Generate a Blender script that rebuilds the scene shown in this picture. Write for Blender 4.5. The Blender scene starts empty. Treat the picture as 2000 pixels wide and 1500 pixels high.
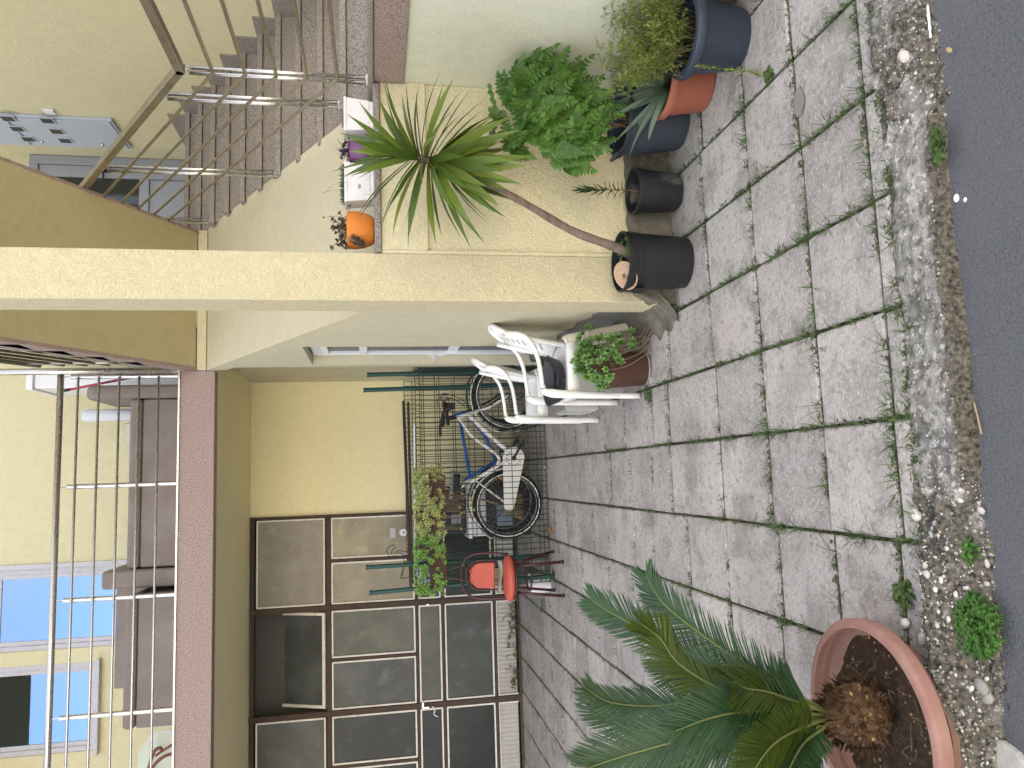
import bpy, math, random
from mathutils import Vector as V, Matrix, noise as MN
R = random.Random(7)
C = bpy.context.scene.collection
PI = math.pi
rad = math.radians

# ------------------------------------------------------------------ camera frame (solved from the vanishing points of the courtyard)
CAMH = 1.55
_a = V((-183.0, -266.0, 0)); _b = V((110.0, 8300.0, 0))
FPX = math.sqrt(-_a.dot(_b)); _a.z = _b.z = FPX
_Y = _a.normalized(); _D = _b.normalized(); _X = _D.cross(_Y).normalized(); _D = _Y.cross(_X)
ROT = Matrix((_X, _Y, -_D))            # camera (right, down, forward) -> world
CAM = V((0, 0, CAMH))
def _hit(x, y, ax, val):
    d = ROT @ V((1500 - y - 750, x - 1000, FPX)); t = (val - CAM[ax]) / d[ax]
    return CAM + d * t
def PX(x, y, v): return _hit(x, y, 0, v)
def PY(x, y, v): return _hit(x, y, 1, v)
def PZ(x, y, v=0.0): return _hit(x, y, 2, v)

# ------------------------------------------------------------------ mesh builder
class MB:
    def __init__(s): s.v = []; s.f = []; s.m = []; s.mi = 0
    def add(s, vs, fs):
        o = len(s.v); s.v += [tuple(p) for p in vs]
        for f in fs: s.f.append([i + o for i in f]); s.m.append(s.mi)
        return s
    def box(s, x0, x1, y0, y1, z0, z1):
        vs = [(x, y, z) for x in (x0, x1) for y in (y0, y1) for z in (z0, z1)]
        return s.add(vs, [(0,1,3,2),(4,6,7,5),(0,4,5,1),(2,3,7,6),(0,2,6,4),(1,5,7,3)])
    def obox(s, o, ax, ay, az):       # oriented box from centre and half axes
        o = V(o); ax = V(ax); ay = V(ay); az = V(az)
        vs = [o + i*ax + j*ay + k*az for i in (-1,1) for j in (-1,1) for k in (-1,1)]
        return s.add(vs, [(0,1,3,2),(4,6,7,5),(0,4,5,1),(2,3,7,6),(0,2,6,4),(1,5,7,3)])
    def quad(s, *p): return s.add(p, [tuple(range(len(p)))])
    def prism(s, poly, axis, a0, a1): # polygon in the plane normal to axis, extruded from a0 to a1
        n = len(poly)
        def mk(p, a):
            return (a, p[0], p[1]) if axis == 0 else ((p[0], a, p[1]) if axis == 1 else (p[0], p[1], a))
        vs = [mk(p, a0) for p in poly] + [mk(p, a1) for p in poly]
        fs = [tuple(range(n)), tuple(reversed(range(n, 2*n)))] + [(i, n+i, n+(i+1) % n, (i+1) % n) for i in range(n)]
        return s.add(vs, fs)
    def tube(s, pts, r, n=8, r2=None, ref=None, closed=False, cap=True):
        pts = [V(p) for p in pts]; N = len(pts)
        rs = r if isinstance(r, (list, tuple)) else [r]*N
        r2s = rs if r2 is None else (r2 if isinstance(r2, (list, tuple)) else [r2]*N)
        vs = []; side = None
        for i, p in enumerate(pts):
            if closed: t = pts[(i+1) % N] - pts[i-1]
            else: t = pts[min(i+1, N-1)] - pts[max(i-1, 0)]
            t = t.normalized() if t.length > 1e-9 else V((0,0,1))
            if ref is not None:
                sd = t.cross(V(ref))
                if sd.length < 1e-3: sd = side if side is not None else t.orthogonal()
                side = sd.normalized()
            elif side is None: side = t.orthogonal().normalized()
            else:
                side = side - t*side.dot(t)
                side = side.normalized() if side.length > 1e-6 else t.orthogonal().normalized()
            up = side.cross(t)
            for k in range(n):
                a = 2*PI*(k+.5)/n
                vs.append(p + side*(math.cos(a)*rs[i]) + up*(math.sin(a)*r2s[i]))
        fs = []
        for i in range(N if closed else N-1):
            j = (i+1) % N
            for k in range(n):
                l = (k+1) % n
                fs.append((i*n+k, i*n+l, j*n+l, j*n+k))
        if cap and not closed: fs += [tuple(reversed(range(n))), tuple(range((N-1)*n, N*n))]
        return s.add(vs, fs)
    def lathe(s, prof, c=(0,0,0), n=32, sx=1, sy=1, rot=0, cap0=False, cap1=False):
        c = V(c); vs = []
        for (r, z) in prof:
            for k in range(n):
                a = 2*PI*k/n + rot
                vs.append(c + V((r*sx*math.cos(a), r*sy*math.sin(a), z)))
        fs = []
        for i in range(len(prof)-1):
            for k in range(n):
                l = (k+1) % n
                fs.append((i*n+k, i*n+l, (i+1)*n+l, (i+1)*n+k))
        if cap0: fs.append(tuple(reversed(range(n))))
        if cap1: fs.append(tuple(range((len(prof)-1)*n, len(prof)*n)))
        return s.add(vs, fs)
    def ell(s, c, rx, ry, rz, nu=10, nv=6, jit=0, rnd=R, M=None):
        c = V(c); vs = [None]; 
        vs = []
        for i in range(nv+1):
            th = PI*i/nv
            for k in range(nu):
                a = 2*PI*k/nu; q = 1 + (rnd.uniform(-jit, jit) if jit else 0)
                p = V((rx*math.sin(th)*math.cos(a)*q, ry*math.sin(th)*math.sin(a)*q, rz*math.cos(th)*q))
                if M: p = M @ p
                vs.append(c + p)
        fs = []
        for i in range(nv):
            for k in range(nu):
                l = (k+1) % nu
                fs.append((i*nu+k, (i+1)*nu+k, (i+1)*nu+l, i*nu+l))
        return s.add(vs, fs)
    def blade(s, p, d, n, L, W, prof=None, bend=0.0, segs=4, fold=0.0, twist=0.0):
        """a leaf: ribbon from p along d with face normal n; bends away from n"""
        p = V(p); d = V(d).normalized(); n = V(n); n = (n - d*n.dot(d))
        n = n.normalized() if n.length > 1e-5 else d.orthogonal().normalized()
        side = d.cross(n); vs = []; st = L/segs
        prof = prof or (lambda t: math.sin(PI*min(1, .12+.88*t))**.8)
        for i in range(segs+1):
            t = i/segs; w = W*.5*max(prof(t), 0.02)
            sd = side
            if fold: vs += [p - sd*w + n*(fold*w), p, p + sd*w + n*(fold*w)]
            else: vs += [p - sd*w, p + sd*w]
            M = Matrix.Rotation(-bend/segs, 3, side); d = M @ d; n = M @ n
            if twist:
                T = Matrix.Rotation(twist/segs, 3, d); n = T @ n; side = T @ side
            p = p + d*st
        k = 3 if fold else 2; fs = []
        for i in range(segs):
            for j in range(k-1):
                fs.append((i*k+j, i*k+j+1, (i+1)*k+j+1, (i+1)*k+j))
        s.add(vs, fs); return p, d
    def grid(s, fn, nu, nv, skip=None):
        vs = [fn(i/nu, j/nv) for j in range(nv+1) for i in range(nu+1)]
        fs = [(j*(nu+1)+i, j*(nu+1)+i+1, (j+1)*(nu+1)+i+1, (j+1)*(nu+1)+i) for j in range(nv) for i in range(nu) if not (skip and skip(i, j))]
        return s.add(vs, fs)
    def build(s, name, mat, parent=None, smooth=False, bevel=0, seg=2, solid=0, local=False, sub=0, autos=None):
        """vertices are world coordinates unless local; under a parent they are moved to the parent thing's frame"""
        o_ = V((0, 0, 0))
        if parent is not None and not local:
            q = parent
            while q: o_ += q.location; q = q.parent
        me = bpy.data.meshes.new(name)
        me.from_pydata([tuple(V(p) - o_) for p in s.v], [], s.f)
        for m in (mat if isinstance(mat, (list, tuple)) else [mat]): me.materials.append(m)
        if isinstance(mat, (list, tuple)): me.polygons.foreach_set('material_index', s.m)
        if smooth: me.polygons.foreach_set('use_smooth', [True]*len(me.polygons))
        me.validate(); me.update()
        o = bpy.data.objects.new(name, me); C.objects.link(o)
        if parent is not None: o.parent = parent
        if solid:
            md = o.modifiers.new('solid', 'SOLIDIFY'); md.thickness = solid; md.offset = 0
        if sub:
            md = o.modifiers.new('sub', 'SUBSURF'); md.levels = md.render_levels = sub
        if bevel:
            md = o.modifiers.new('bevel', 'BEVEL'); md.width = bevel; md.segments = seg; md.limit_method = 'ANGLE'; md.angle_limit = rad(40)
        if autos:
            me.polygons.foreach_set('use_smooth', [True]*len(me.polygons))
            es = me.edges
            try: me.set_sharp_from_angle(angle=rad(autos))
            except Exception: pass
        return o

def tag(o, label, cat, group=None, kind='thing'):
    o['label'] = label; o['category'] = cat; o['kind'] = kind
    if group: o['group'] = group
    return o
def struct(o): o['kind'] = 'structure'; return o
def thing(name, label, cat, loc=(0,0,0), rz=0, group=None):
    o = bpy.data.objects.new(name, None); C.objects.link(o)
    o.location = loc; o.rotation_euler = (0, 0, rz); o.empty_display_size = .1
    return tag(o, label, cat, group)
def copy_tree(o, parent=None):
    c = o.copy(); C.objects.link(c); c.parent = parent
    for ch in [x for x in bpy.data.objects if x.parent == o]: copy_tree(ch, c)
    return c
def bez(ps, n=16):
    """Catmull-Rom through points"""
    ps = [V(p) for p in ps]; q = [2*ps[0]-ps[1]] + ps + [2*ps[-1]-ps[-2]]; out = []
    m = len(ps)-1
    for i in range(n+1):
        t = i/n*m; k = min(int(t), m-1); u = t-k
        p0, p1, p2, p3 = q[k:k+4]
        out.append(.5*((2*p1)+(p2-p0)*u+(2*p0-5*p1+4*p2-p3)*u*u+(3*p1-p0-3*p2+p3)*u**3))
    return out

# ------------------------------------------------------------------ materials
def mat(name, col, rough=.7, spec=.3, layers=(), bumps=(), metal=0, coat=0, island=0, sss=0, trans=0, rvar=None, coord='Object', alpha=None, twoside=None):
    """layers: (kind, scale, colour, lo, hi, amount, detail, stretch); bumps: (kind, scale, strength, distance, detail, stretch)"""
    m = bpy.data.materials.new(name); m.use_nodes = True
    nt = m.node_tree; N = nt.nodes; L = nt.links
    b = N['Principled BSDF']; tc = N.new('ShaderNodeTexCoord')
    b.inputs['Roughness'].default_value = rough; b.inputs['Metallic'].default_value = metal
    b.inputs['Specular IOR Level'].default_value = spec
    if coat: b.inputs['Coat Weight'].default_value = coat; b.inputs['Coat Roughness'].default_value = .1
    if trans: b.inputs['Transmission Weight'].default_value = trans
    if alpha is not None: b.inputs['Alpha'].default_value = alpha
    def tex(kind, sc, det=3, st=None):
        src = tc.outputs[coord]
        if st:
            mp = N.new('ShaderNodeMapping'); mp.inputs['Scale'].default_value = st; L.new(src, mp.inputs['Vector']); src = mp.outputs[0]
        if kind in ('noise', 'worm'):
            t = N.new('ShaderNodeTexNoise'); t.inputs['Scale'].default_value = sc; t.inputs['Detail'].default_value = det
            t.inputs['Roughness'].default_value = .62
            L.new(src, t.inputs['Vector'])
            if kind == 'noise': return t.outputs['Fac']
            t.inputs['Distortion'].default_value = 1.6
            q = N.new('ShaderNodeMath'); q.operation = 'SUBTRACT'; q.inputs[1].default_value = .5; L.new(t.outputs['Fac'], q.inputs[0])
            q2 = N.new('ShaderNodeMath'); q2.operation = 'ABSOLUTE'; L.new(q.outputs[0], q2.inputs[0])
            q3 = N.new('ShaderNodeMath'); q3.operation = 'MULTIPLY'; q3.inputs[1].default_value = 6; q3.use_clamp = True; L.new(q2.outputs[0], q3.inputs[0])
            return q3.outputs[0]
        if kind == 'wave':
            t = N.new('ShaderNodeTexWave'); t.inputs['Scale'].default_value = sc; t.inputs['Distortion'].default_value = det
            L.new(src, t.inputs['Vector']); return t.outputs['Fac']
        if kind == 'wob':      # voronoi with warped coordinates
            w = N.new('ShaderNodeTexNoise'); w.inputs['Scale'].default_value = sc*.35; w.inputs['Detail'].default_value = 2; L.new(src, w.inputs['Vector'])
            mx = N.new('ShaderNodeMix'); mx.data_type = 'VECTOR'; mx.inputs[0].default_value = .5/ max(sc*.1, 1)
            L.new(src, mx.inputs[4]); L.new(w.outputs['Color'], mx.inputs[5]); src = mx.outputs[1]; kind = 'edge'
        t = N.new('ShaderNodeTexVoronoi'); t.inputs['Scale'].default_value = sc
        if kind == 'edge': t.feature = 'DISTANCE_TO_EDGE'
        L.new(src, t.inputs['Vector'])
        return t.outputs['Color'] if kind == 'cell' else t.outputs['Distance']
    rgb = N.new('ShaderNodeRGB'); rgb.outputs[0].default_value = (*col, 1); cur = rgb.outputs[0]
    if island:
        g = N.new('ShaderNodeNewGeometry'); mr = N.new('ShaderNodeMapRange')
        mr.inputs['To Min'].default_value = 1-island; mr.inputs['To Max'].default_value = 1+island
        L.new(g.outputs['Random Per Island'], mr.inputs['Value'])
        mx = N.new('ShaderNodeVectorMath'); mx.operation = 'SCALE'; L.new(cur, mx.inputs[0]); L.new(mr.outputs[0], mx.inputs['Scale']); cur = mx.outputs[0]
    for ly in layers:
        kind, sc, c2, lo, hi, amt = ly[:6]; det = ly[6] if len(ly) > 6 else 3; st = ly[7] if len(ly) > 7 else None
        f = tex(kind, sc, det, st)
        mr = N.new('ShaderNodeMapRange'); mr.inputs['From Min'].default_value = lo; mr.inputs['From Max'].default_value = hi
        mr.inputs['To Max'].default_value = amt; L.new(f, mr.inputs['Value'])
        mx = N.new('ShaderNodeMix'); mx.data_type = 'RGBA'; L.new(mr.outputs[0], mx.inputs[0]); L.new(cur, mx.inputs[6]); mx.inputs[7].default_value = (*c2, 1)
        cur = mx.outputs[2]
    L.new(cur, b.inputs['Base Color'])
    if rvar:
        f = tex(rvar[0], rvar[1]); mr = N.new('ShaderNodeMapRange'); mr.inputs['From Min'].default_value = .3; mr.inputs['From Max'].default_value = .7
        mr.inputs['To Min'].default_value = rvar[2]; mr.inputs['To Max'].default_value = rvar[3]; L.new(f, mr.inputs['Value']); L.new(mr.outputs[0], b.inputs['Roughness'])
    prev = None
    for bp in bumps:
        kind, sc, st_, dist = bp[:4]; det = bp[4] if len(bp) > 4 else 3; st = bp[5] if len(bp) > 5 else None
        f = tex(kind, sc, det, st)
        if kind in ('edge', 'wob'):
            mr = N.new('ShaderNodeMapRange'); mr.inputs['From Max'].default_value = .06; L.new(f, mr.inputs['Value']); f = mr.outputs[0]
        bn = N.new('ShaderNodeBump'); bn.inputs['Strength'].default_value = st_; bn.inputs['Distance'].default_value = dist
        L.new(f, bn.inputs['Height'])
        if prev: L.new(prev, bn.inputs['Normal'])
        prev = bn.outputs[0]
    if prev: L.new(prev, b.inputs['Normal'])
    if sss: # thin translucent leaf
        tr = N.new('ShaderNodeBsdfTranslucent'); ad = N.new('ShaderNodeMixShader'); ad.inputs[0].default_value = sss
        L.new(cur, tr.inputs['Color']); out = [n for n in N if n.type == 'OUTPUT_MATERIAL'][0]
        L.new(b.outputs[0], ad.inputs[1]); L.new(tr.outputs[0], ad.inputs[2]); L.new(ad.outputs[0], out.inputs['Surface'])
    return m

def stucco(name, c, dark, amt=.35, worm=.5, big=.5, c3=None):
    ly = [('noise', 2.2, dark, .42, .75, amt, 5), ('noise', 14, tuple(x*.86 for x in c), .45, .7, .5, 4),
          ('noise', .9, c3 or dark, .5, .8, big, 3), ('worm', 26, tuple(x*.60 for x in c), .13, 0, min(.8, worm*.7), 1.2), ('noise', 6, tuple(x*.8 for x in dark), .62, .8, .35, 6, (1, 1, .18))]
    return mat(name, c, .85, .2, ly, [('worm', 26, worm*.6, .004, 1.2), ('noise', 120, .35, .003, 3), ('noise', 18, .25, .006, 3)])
M = {}
M['stucco'] = stucco('pale_yellow_render', (.58, .515, .34), (.48, .44, .32), .35, 1.0, .35)
M['stucco_side'] = stucco('greyed_render', (.57, .525, .375), (.48, .45, .35), .5, .45, .45, (.52, .50, .42))
M['stucco_green'] = stucco('grey_green_render', (.66, .66, .52), (.57, .59, .49), .4, .45, .35)
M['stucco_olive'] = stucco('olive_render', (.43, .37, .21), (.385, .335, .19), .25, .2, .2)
M['stucco_back'] = stucco('ochre_render', (.88, .80, .51), (.80, .74, .49), .25, .15, .2)
M['stucco_house'] = stucco('house_render', (.62, .57, .37), (.66, .62, .42), .25, .25, .2)
M['plinth'] = mat('damp_concrete', (.16, .145, .115), .9, .2, [('noise', 5, (.07, .07, .05), .4, .65, .8, 6, (1, 1, .4)), ('noise', 30, (.3, .28, .24), .5, .7, .4)], [('noise', 40, .5, .01, 5)])
M['granite_pink'] = mat('pink_granite', (.30, .222, .195), .6, .3, [('noise', 95, (.13, .085, .075), .5, .62, .8, 2), ('noise', 130, (.50, .42, .39), .55, .65, .8, 2), ('noise', 2.5, (.29, .215, .185), .4, .7, .4)], [('noise', 200, .15, .002)])
M['granite_grey'] = mat('grey_granite', (.285, .25, .222), .55, .35, [('noise', 110, (.09, .08, .075), .48, .6, .8, 2), ('noise', 170, (.42, .40, .38), .57, .68, .8, 2), ('noise', 1.8, (.24, .20, .165), .4, .65, .5)], [('noise', 200, .15, .002)])
M['paving'] = mat('paving_slab', (.435, .392, .372), .88, .2,
    [('noise', 1.3, (.31, .28, .26), .44, .62, .8, 7), ('noise', 7, (.46, .415, .40), .5, .66, .6, 5), ('noise', 4.3, (.20, .183, .165), .51, .67, .7, 10),
     ('noise', 42, (.18, .168, .155), .52, .66, .55, 9), ('noise', 85, (.62, .585, .56), .55, .68, .8, 5), ('vor', 65, (.16, .15, .14), .15, .05, .4),
     ('noise', .55, (.50, .47, .42), .58, .7, .5, 4), ('noise', 2.2, (.19, .18, .135), .55, .72, .6, 9), ('noise', 18, (.17, .155, .14), .54, .70, .6, 9)],
    [('noise', 48, .8, .008, 7), ('noise', 200, .5, .004, 3), ('vor', 65, .3, .005)], island=.16)
M['paving_old'] = mat('old_paving_slab', (.50, .48, .445), .88, .2,
    [('noise', 1.3, (.44, .42, .38), .44, .62, .7, 7), ('noise', 7, (.46, .415, .40), .5, .66, .6, 5), ('noise', 4.3, (.20, .183, .165), .51, .67, .7, 10),
     ('noise', 42, (.18, .168, .155), .52, .66, .55, 9), ('noise', 85, (.62, .585, .56), .55, .68, .8, 5), ('vor', 65, (.16, .15, .14), .15, .05, .4),
     ('noise', .55, (.50, .47, .42), .58, .7, .5, 4), ('noise', 2.2, (.19, .18, .135), .55, .72, .6, 9), ('noise', 18, (.17, .155, .14), .54, .70, .6, 9)],
    [('noise', 48, .8, .008, 7), ('noise', 200, .5, .004, 3), ('vor', 65, .3, .005)], island=.16)
M['soil_joint'] = mat('joint_soil', (.06, .055, .04), .95, .1, [('noise', 30, (.05, .07, .025), .45, .6, .8)], [('noise', 80, .6, .01)])
M['asphalt'] = mat('asphalt', (.112, .114, .125), .85, .3, [('noise', 130, (.06, .062, .07), .5, .62, .7, 4), ('noise', 220, (.24, .24, .25), .6, .7, .6, 3), ('noise', 1.2, (.135, .135, .142), .4, .7, .5, 4), ('vor', 26, (.6, .6, .58), .035, .02, .8)],
    [('noise', 130, .7, .008, 4), ('vor', 160, .3, .004)])
M['kerb'] = mat('old_concrete', (.33, .315, .29), .92, .2, [('noise', 8, (.10, .095, .085), .42, .60, .75, 10, (1, 1.6, 1)), ('noise', 36, (.09, .085, .075), .50, .60, .8, 9), ('noise', 52, (.52, .51, .49), .55, .64, .85, 8), ('noise', 15, (.55, .55, .53), .60, .68, .7, 8), ('noise', 2.1, (.15, .13, .10), .52, .7, .7, 4), ('noise', 150, (.09, .08, .07), .55, .65, .5, 3)],
    [('noise', 26, .8, .015, 7), ('noise', 120, .5, .004, 4)])
M['kerb_dirt'] = mat('dirty_concrete', (.135, .12, .098), .95, .15, [('noise', 16, (.27, .255, .23), .54, .66, .8, 8), ('noise', 50, (.05, .044, .034), .48, .6, .85, 6)], [('noise', 40, .9, .012, 7)])
M['pebble'] = mat('pebble', (.47, .45, .415), .85, .2, [('noise', 40, (.28, .26, .24), .48, .66, .6, 5), ('noise', 9, (.58, .53, .48), .5, .66, .8)], [('noise', 90, .3, .003)], island=.5)
M['stucco_lit'] = stucco('lightened_yellow_render', (.74, .66, .43), (.60, .56, .42), .45, 1.0, .45)  # lighter copy of the pillar render, offsetting the weaker light low down
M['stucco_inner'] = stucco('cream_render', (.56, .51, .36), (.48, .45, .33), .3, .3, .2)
M['bright_render'] = mat('white_wall_paint', (.84, .81, .72), .8, .2)
M['steel'] = mat('stainless_steel', (.58, .56, .53), .36, .5, [('noise', 30, (.42, .39, .36), .55, .75, .5, 3)], metal=1, rvar=('noise', 25, .22, .36))
M['brass_steel'] = mat('tarnished_steel', (.40, .355, .285), .38, .5, [('noise', 18, (.25, .22, .18), .45, .7, .6, 4)], metal=1)
M['alu'] = mat('grey_aluminium', (.50, .50, .54), .45, .4, [('noise', 20, (.36, .36, .4), .4, .7, .5)])
M['pvc'] = mat('white_pvc', (.72, .74, .78), .35, .5)
M['white_plastic'] = mat('white_plastic', (.86, .86, .85), .38, .5, [('noise', 9, (.66, .65, .61), .5, .75, .6, 6), ('noise', 70, (.5, .49, .46), .68, .78, .5, 5)], rvar=('noise', 12, .3, .5))
M['cream_plastic'] = mat('yellowed_plastic', (.70, .64, .52), .45, .4, [('noise', 12, (.6, .54, .42), .5, .75, .6, 5)])
M['glass_sky'] = mat('mirror_glass', (.24, .32, .42), .015, .5, metal=1, bumps=[('noise', 1.5, .02, .02)])
M['glass_dark'] = mat('door_glass', (.03, .035, .03), .08, .5)
def pane(name, c, c2, rough, wav):
    return mat(name, c, rough, .28, [('noise', 2.1, c2, .42, .62, .9, 4), ('noise', 5, tuple(x*1.5+.02 for x in c2), .56, .75, .6, 7), ('noise', 60, tuple(min(1, x*2.2+.05) for x in c), .66, .74, .35, 6)], [('noise', wav, .35, .004, 2, (1, 1, .35))])
M['pane_warm'] = pane('ribbed_glass_warm', (0.230, 0.208, 0.158), (0.344, 0.300, 0.201), .28, 40)
M['pane_beige'] = pane('dusty_glass', (0.248, 0.223, 0.193), (0.322, 0.297, 0.260), .45, 30)
M['pane_mid'] = pane('frosted_glass_mid', (0.081, 0.082, 0.072), (0.123, 0.124, 0.104), .3, 160)
M['pane_grey'] = pane('frosted_glass_grey', (0.059, 0.063, 0.063), (0.093, 0.100, 0.102), .32, 160)
M['pane_dark'] = pane('frosted_glass_dark', (0.020, 0.023, 0.027), (0.032, 0.035, 0.038), .3, 160)
M['rust_frame'] = mat('rusty_brown_steel', (.085, .058, .045), .75, .25, [('noise', 14, (.05, .04, .034), .4, .65, .7, 5), ('noise', 50, (.18, .10, .06), .6, .75, .5, 5)], [('noise', 60, .3, .003)])
M['putty'] = mat('white_putty', (.78, .74, .68), .7, .3, [('noise', 22, (.36, .30, .25), .55, .75, .8, 6)])
M['corrugated'] = mat('corrugated_panel', (.44, .42, .39), .6, .3, [('noise', 4, (.36, .33, .29), .45, .7, .6, 4, (.3, 1, 1)), ('noise', 12, (.25, .2, .15), .66, .8, .5, 6)])
M['door_grey'] = mat('grey_door', (.30, .315, .345), .5, .4)
M['cab_grey'] = mat('cabinet_grey', (.42, .46, .53), .5, .35)
M['black'] = mat('black_plastic', (.022, .023, .026), .5, .4)
M['blackpot'] = mat('black_pot', (.014, .015, .018), .45, .35, rvar=('noise', 9, .35, .6))
M['scuffpot'] = mat('scuffed_pot', (.018, .02, .024), .5, .35, [('noise', 7, (.17, .175, .18), .55, .72, .8, 7, (1, 1, .6))])
M['bluepot'] = mat('navy_pot', (.028, .038, .062), .5, .4, [('noise', 16, (.05, .06, .08), .5, .75, .5, 4)])
M['tubpot'] = mat('slate_tub', (.035, .043, .060), .55, .35, [('noise', 11, (.08, .085, .09), .56, .75, .5, 5)])
M['terra'] = mat('terracotta_plastic', (.27, .088, .052), .6, .3, [('noise', 6, (.32, .12, .08), .45, .7, .5, 4), ('noise', 40, (.38, .2, .15), .62, .74, .3, 5)])
M['terra_pale'] = mat('faded_terracotta', (.30, .160, .130), .7, .25, [('noise', 9, (.40, .25, .205), .45, .72, .7, 6), ('noise', 60, (.46, .3, .25), .6, .74, .35, 4)])
M['soil'] = mat('potting_soil', (.055, .036, .024), .95, .1, [('noise', 60, (.12, .085, .055), .5, .68, .7, 6), ('vor', 60, (.35, .28, .2), .06, .02, .7)], [('noise', 45, 1, .012, 6)])
M['orange'] = mat('orange_pot', (.62, .205, .03), .55, .35, [('noise', 7, (.5, .15, .025), .5, .7, .5, 4), ('noise', 22, (.12, .08, .06), .66, .72, .8, 3)])
M['purple'] = mat('purple_pot', (.12, .035, .13), .35, .5)
M['marble_pot'] = mat('marbled_pot', (.68, .66, .67), .45, .4, [('worm', 7, (.45, .43, .45), .12, 0, .5, 4)])
M['rustpot'] = mat('rusty_tin', (.085, .043, .034), .7, .3, [('noise', 9, (.12, .06, .04), .45, .7, .6, 5)])
M['green_paint'] = mat('green_paint', (.012, .06, .052), .45, .4)
M['wire'] = mat('green_wire', (.025, .042, .036), .5, .4)
M['brownpot'] = mat('brown_planter', (.07, .035, .026), .55, .35)
M['maroon'] = mat('maroon_tube', (.055, .011, .016), .35, .5)
M['coral'] = mat('coral_vinyl', (.50, .105, .07), .6, .3, [('noise', 8, (.42, .09, .06), .45, .7, .5, 4), ('noise', 40, (.3, .08, .05), .65, .75, .5, 5)], [('noise', 60, .15, .002)])
M['greycloth'] = mat('grey_cloth', (.30, .27, .24), .9, .1, bumps=[('noise', 200, .3, .002)])
M['sofa'] = mat('taupe_vinyl', (.205, .170, .153), .6, .3, [('noise', 5, (.27, .235, .22), .4, .7, .6, 4), ('noise', 30, (.18, .15, .14), .62, .75, .4, 5)])
M['whitepaint'] = mat('white_enamel', (.74, .75, .78), .35, .5)
M['tyre'] = mat('tyre_rubber', (.02, .02, .022), .75, .25)
M['rim'] = mat('alloy_rim', (.22, .22, .23), .4, .5, metal=1)
M['bike_white'] = mat('white_bike_paint', (.74, .72, .68), .3, .5, [('noise', 30, (.4, .38, .35), .66, .76, .4, 4)])
M['bike_blue'] = mat('blue_bike_paint', (.01, .09, .38), .3, .5)
M['grip'] = mat('brown_grip', (.15, .05, .032), .6, .3)
M['chrome'] = mat('chrome', (.6, .6, .62), .2, .5, metal=1)
M['amber'] = mat('amber_reflector', (.75, .28, .02), .25, .5)
M['pan'] = mat('enamel_pan', (.018, .02, .024), .3, .5, [('noise', 6, (.05, .05, .055), .5, .7, .5, 5)], rvar=('noise', 8, .2, .5))
M['blackcement'] = mat('bare_cement', (.25, .245, .23), .9, .2, [('noise', 8, (.15, .145, .14), .4, .7, .6, 5)], [('noise', 50, .4, .005)])
def leafm(name, c, c2, rough=.42, sss=.25, isl=.3, sc=6):
    return mat(name, c, rough, .4, [('noise', sc, c2, .4, .66, .8, 3)], sss=sss, island=isl)
M['fern'] = leafm('fern_green', (.085, .19, .026), (.045, .12, .018))
M['sago'] = leafm('sago_green', (.040, .090, .032), (.026, .060, .024), .42, .2, .3)
M['sago_y'] = leafm('sago_young_green', (.070, .102, .014), (.045, .075, .013), .4, .3, .2)
M['rachis'] = mat('frond_stalk', (.13, .155, .05), .5, .3)
M['yucca'] = leafm('yucca_green', (.105, .17, .03), (.07, .125, .026), .36, .2, .45, 3)
M['yucca_pale'] = leafm('yucca_young_green', (.19, .25, .04), (.13, .19, .03), .36, .25, .3, 3)
M['aloe'] = leafm('aloe_green', (.095, .145, .095), (.15, .20, .14), .45, .1, .3)
M['feather'] = leafm('feathery_green', (.21, .26, .045), (.30, .33, .09), .5, .3, .35)
M['succ'] = leafm('succulent_green', (.19, .33, .10), (.13, .24, .07), .45, .15, .35)
M['succ_y'] = leafm('succulent_pale_green', (.38, .44, .17), (.38, .33, .12), .5, .15, .4)
M['succ_b'] = leafm('succulent_bright_green', (.19, .36, .08), (.27, .40, .10), .5, .15, .35)
M['succ_red'] = leafm('dry_rosette', (.12, .07, .05), (.09, .085, .07), .7, .1, .4)
M['succ_grey'] = leafm('grey_rosette', (.16, .18, .13), (.2, .2, .15), .6, .1, .3)
M['weed'] = leafm('weed_green', (.085, .14, .04), (.065, .11, .032), .55, .25, .45)
M['clover'] = leafm('clover_green', (.085, .20, .035), (.06, .15, .03), .5, .25, .35)
M['moss'] = leafm('moss_green', (.085, .115, .04), (.06, .075, .03), .8, .1, .4)
M['dryweed'] = leafm('dry_weed', (.16, .15, .085), (.10, .12, .05), .7, .2, .4)
M['darkleaf'] = leafm('dark_leaf', (.03, .065, .022), (.04, .09, .03), .35, .15, .3)
M['spruce'] = leafm('needle_green', (.022, .05, .028), (.03, .065, .03), .5, .1, .3)
M['violet'] = leafm('violet_leaf', (.06, .025, .07), (.045, .03, .05), .45, .15, .3)
M['bark'] = mat('grey_bark', (.20, .155, .125), .85, .2, [('noise', 12, (.11, .08, .065), .4, .65, .8, 5, (1, 1, 2.5))], [('noise', 30, .7, .006, 4, (1, 1, 3)), ('wave', 18, .3, .004, 3, (0, 0, 1))])
M['caudex'] = mat('fibrous_trunk', (.12, .07, .038), .95, .1, [('noise', 30, (.05, .028, .016), .4, .62, .8, 5), ('noise', 90, (.26, .17, .09), .56, .7, .7, 4)], [('noise', 50, 1, .01, 5)])
M['greenstem'] = mat('green_stem', (.13, .14, .05), .7, .2)
M['stem'] = mat('dry_stem', (.19, .13, .085), .8, .2)
M['chip'] = mat('bark_chip', (.30, .18, .08), .85, .2, island=.4)
M['straw'] = mat('straw', (.42, .31, .16), .8, .2)
M['drypaper'] = mat('dry_leaf', (.32, .17, .05), .7, .2)
M['paper'] = mat('white_scrap', (.75, .75, .74), .7, .2)
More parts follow.
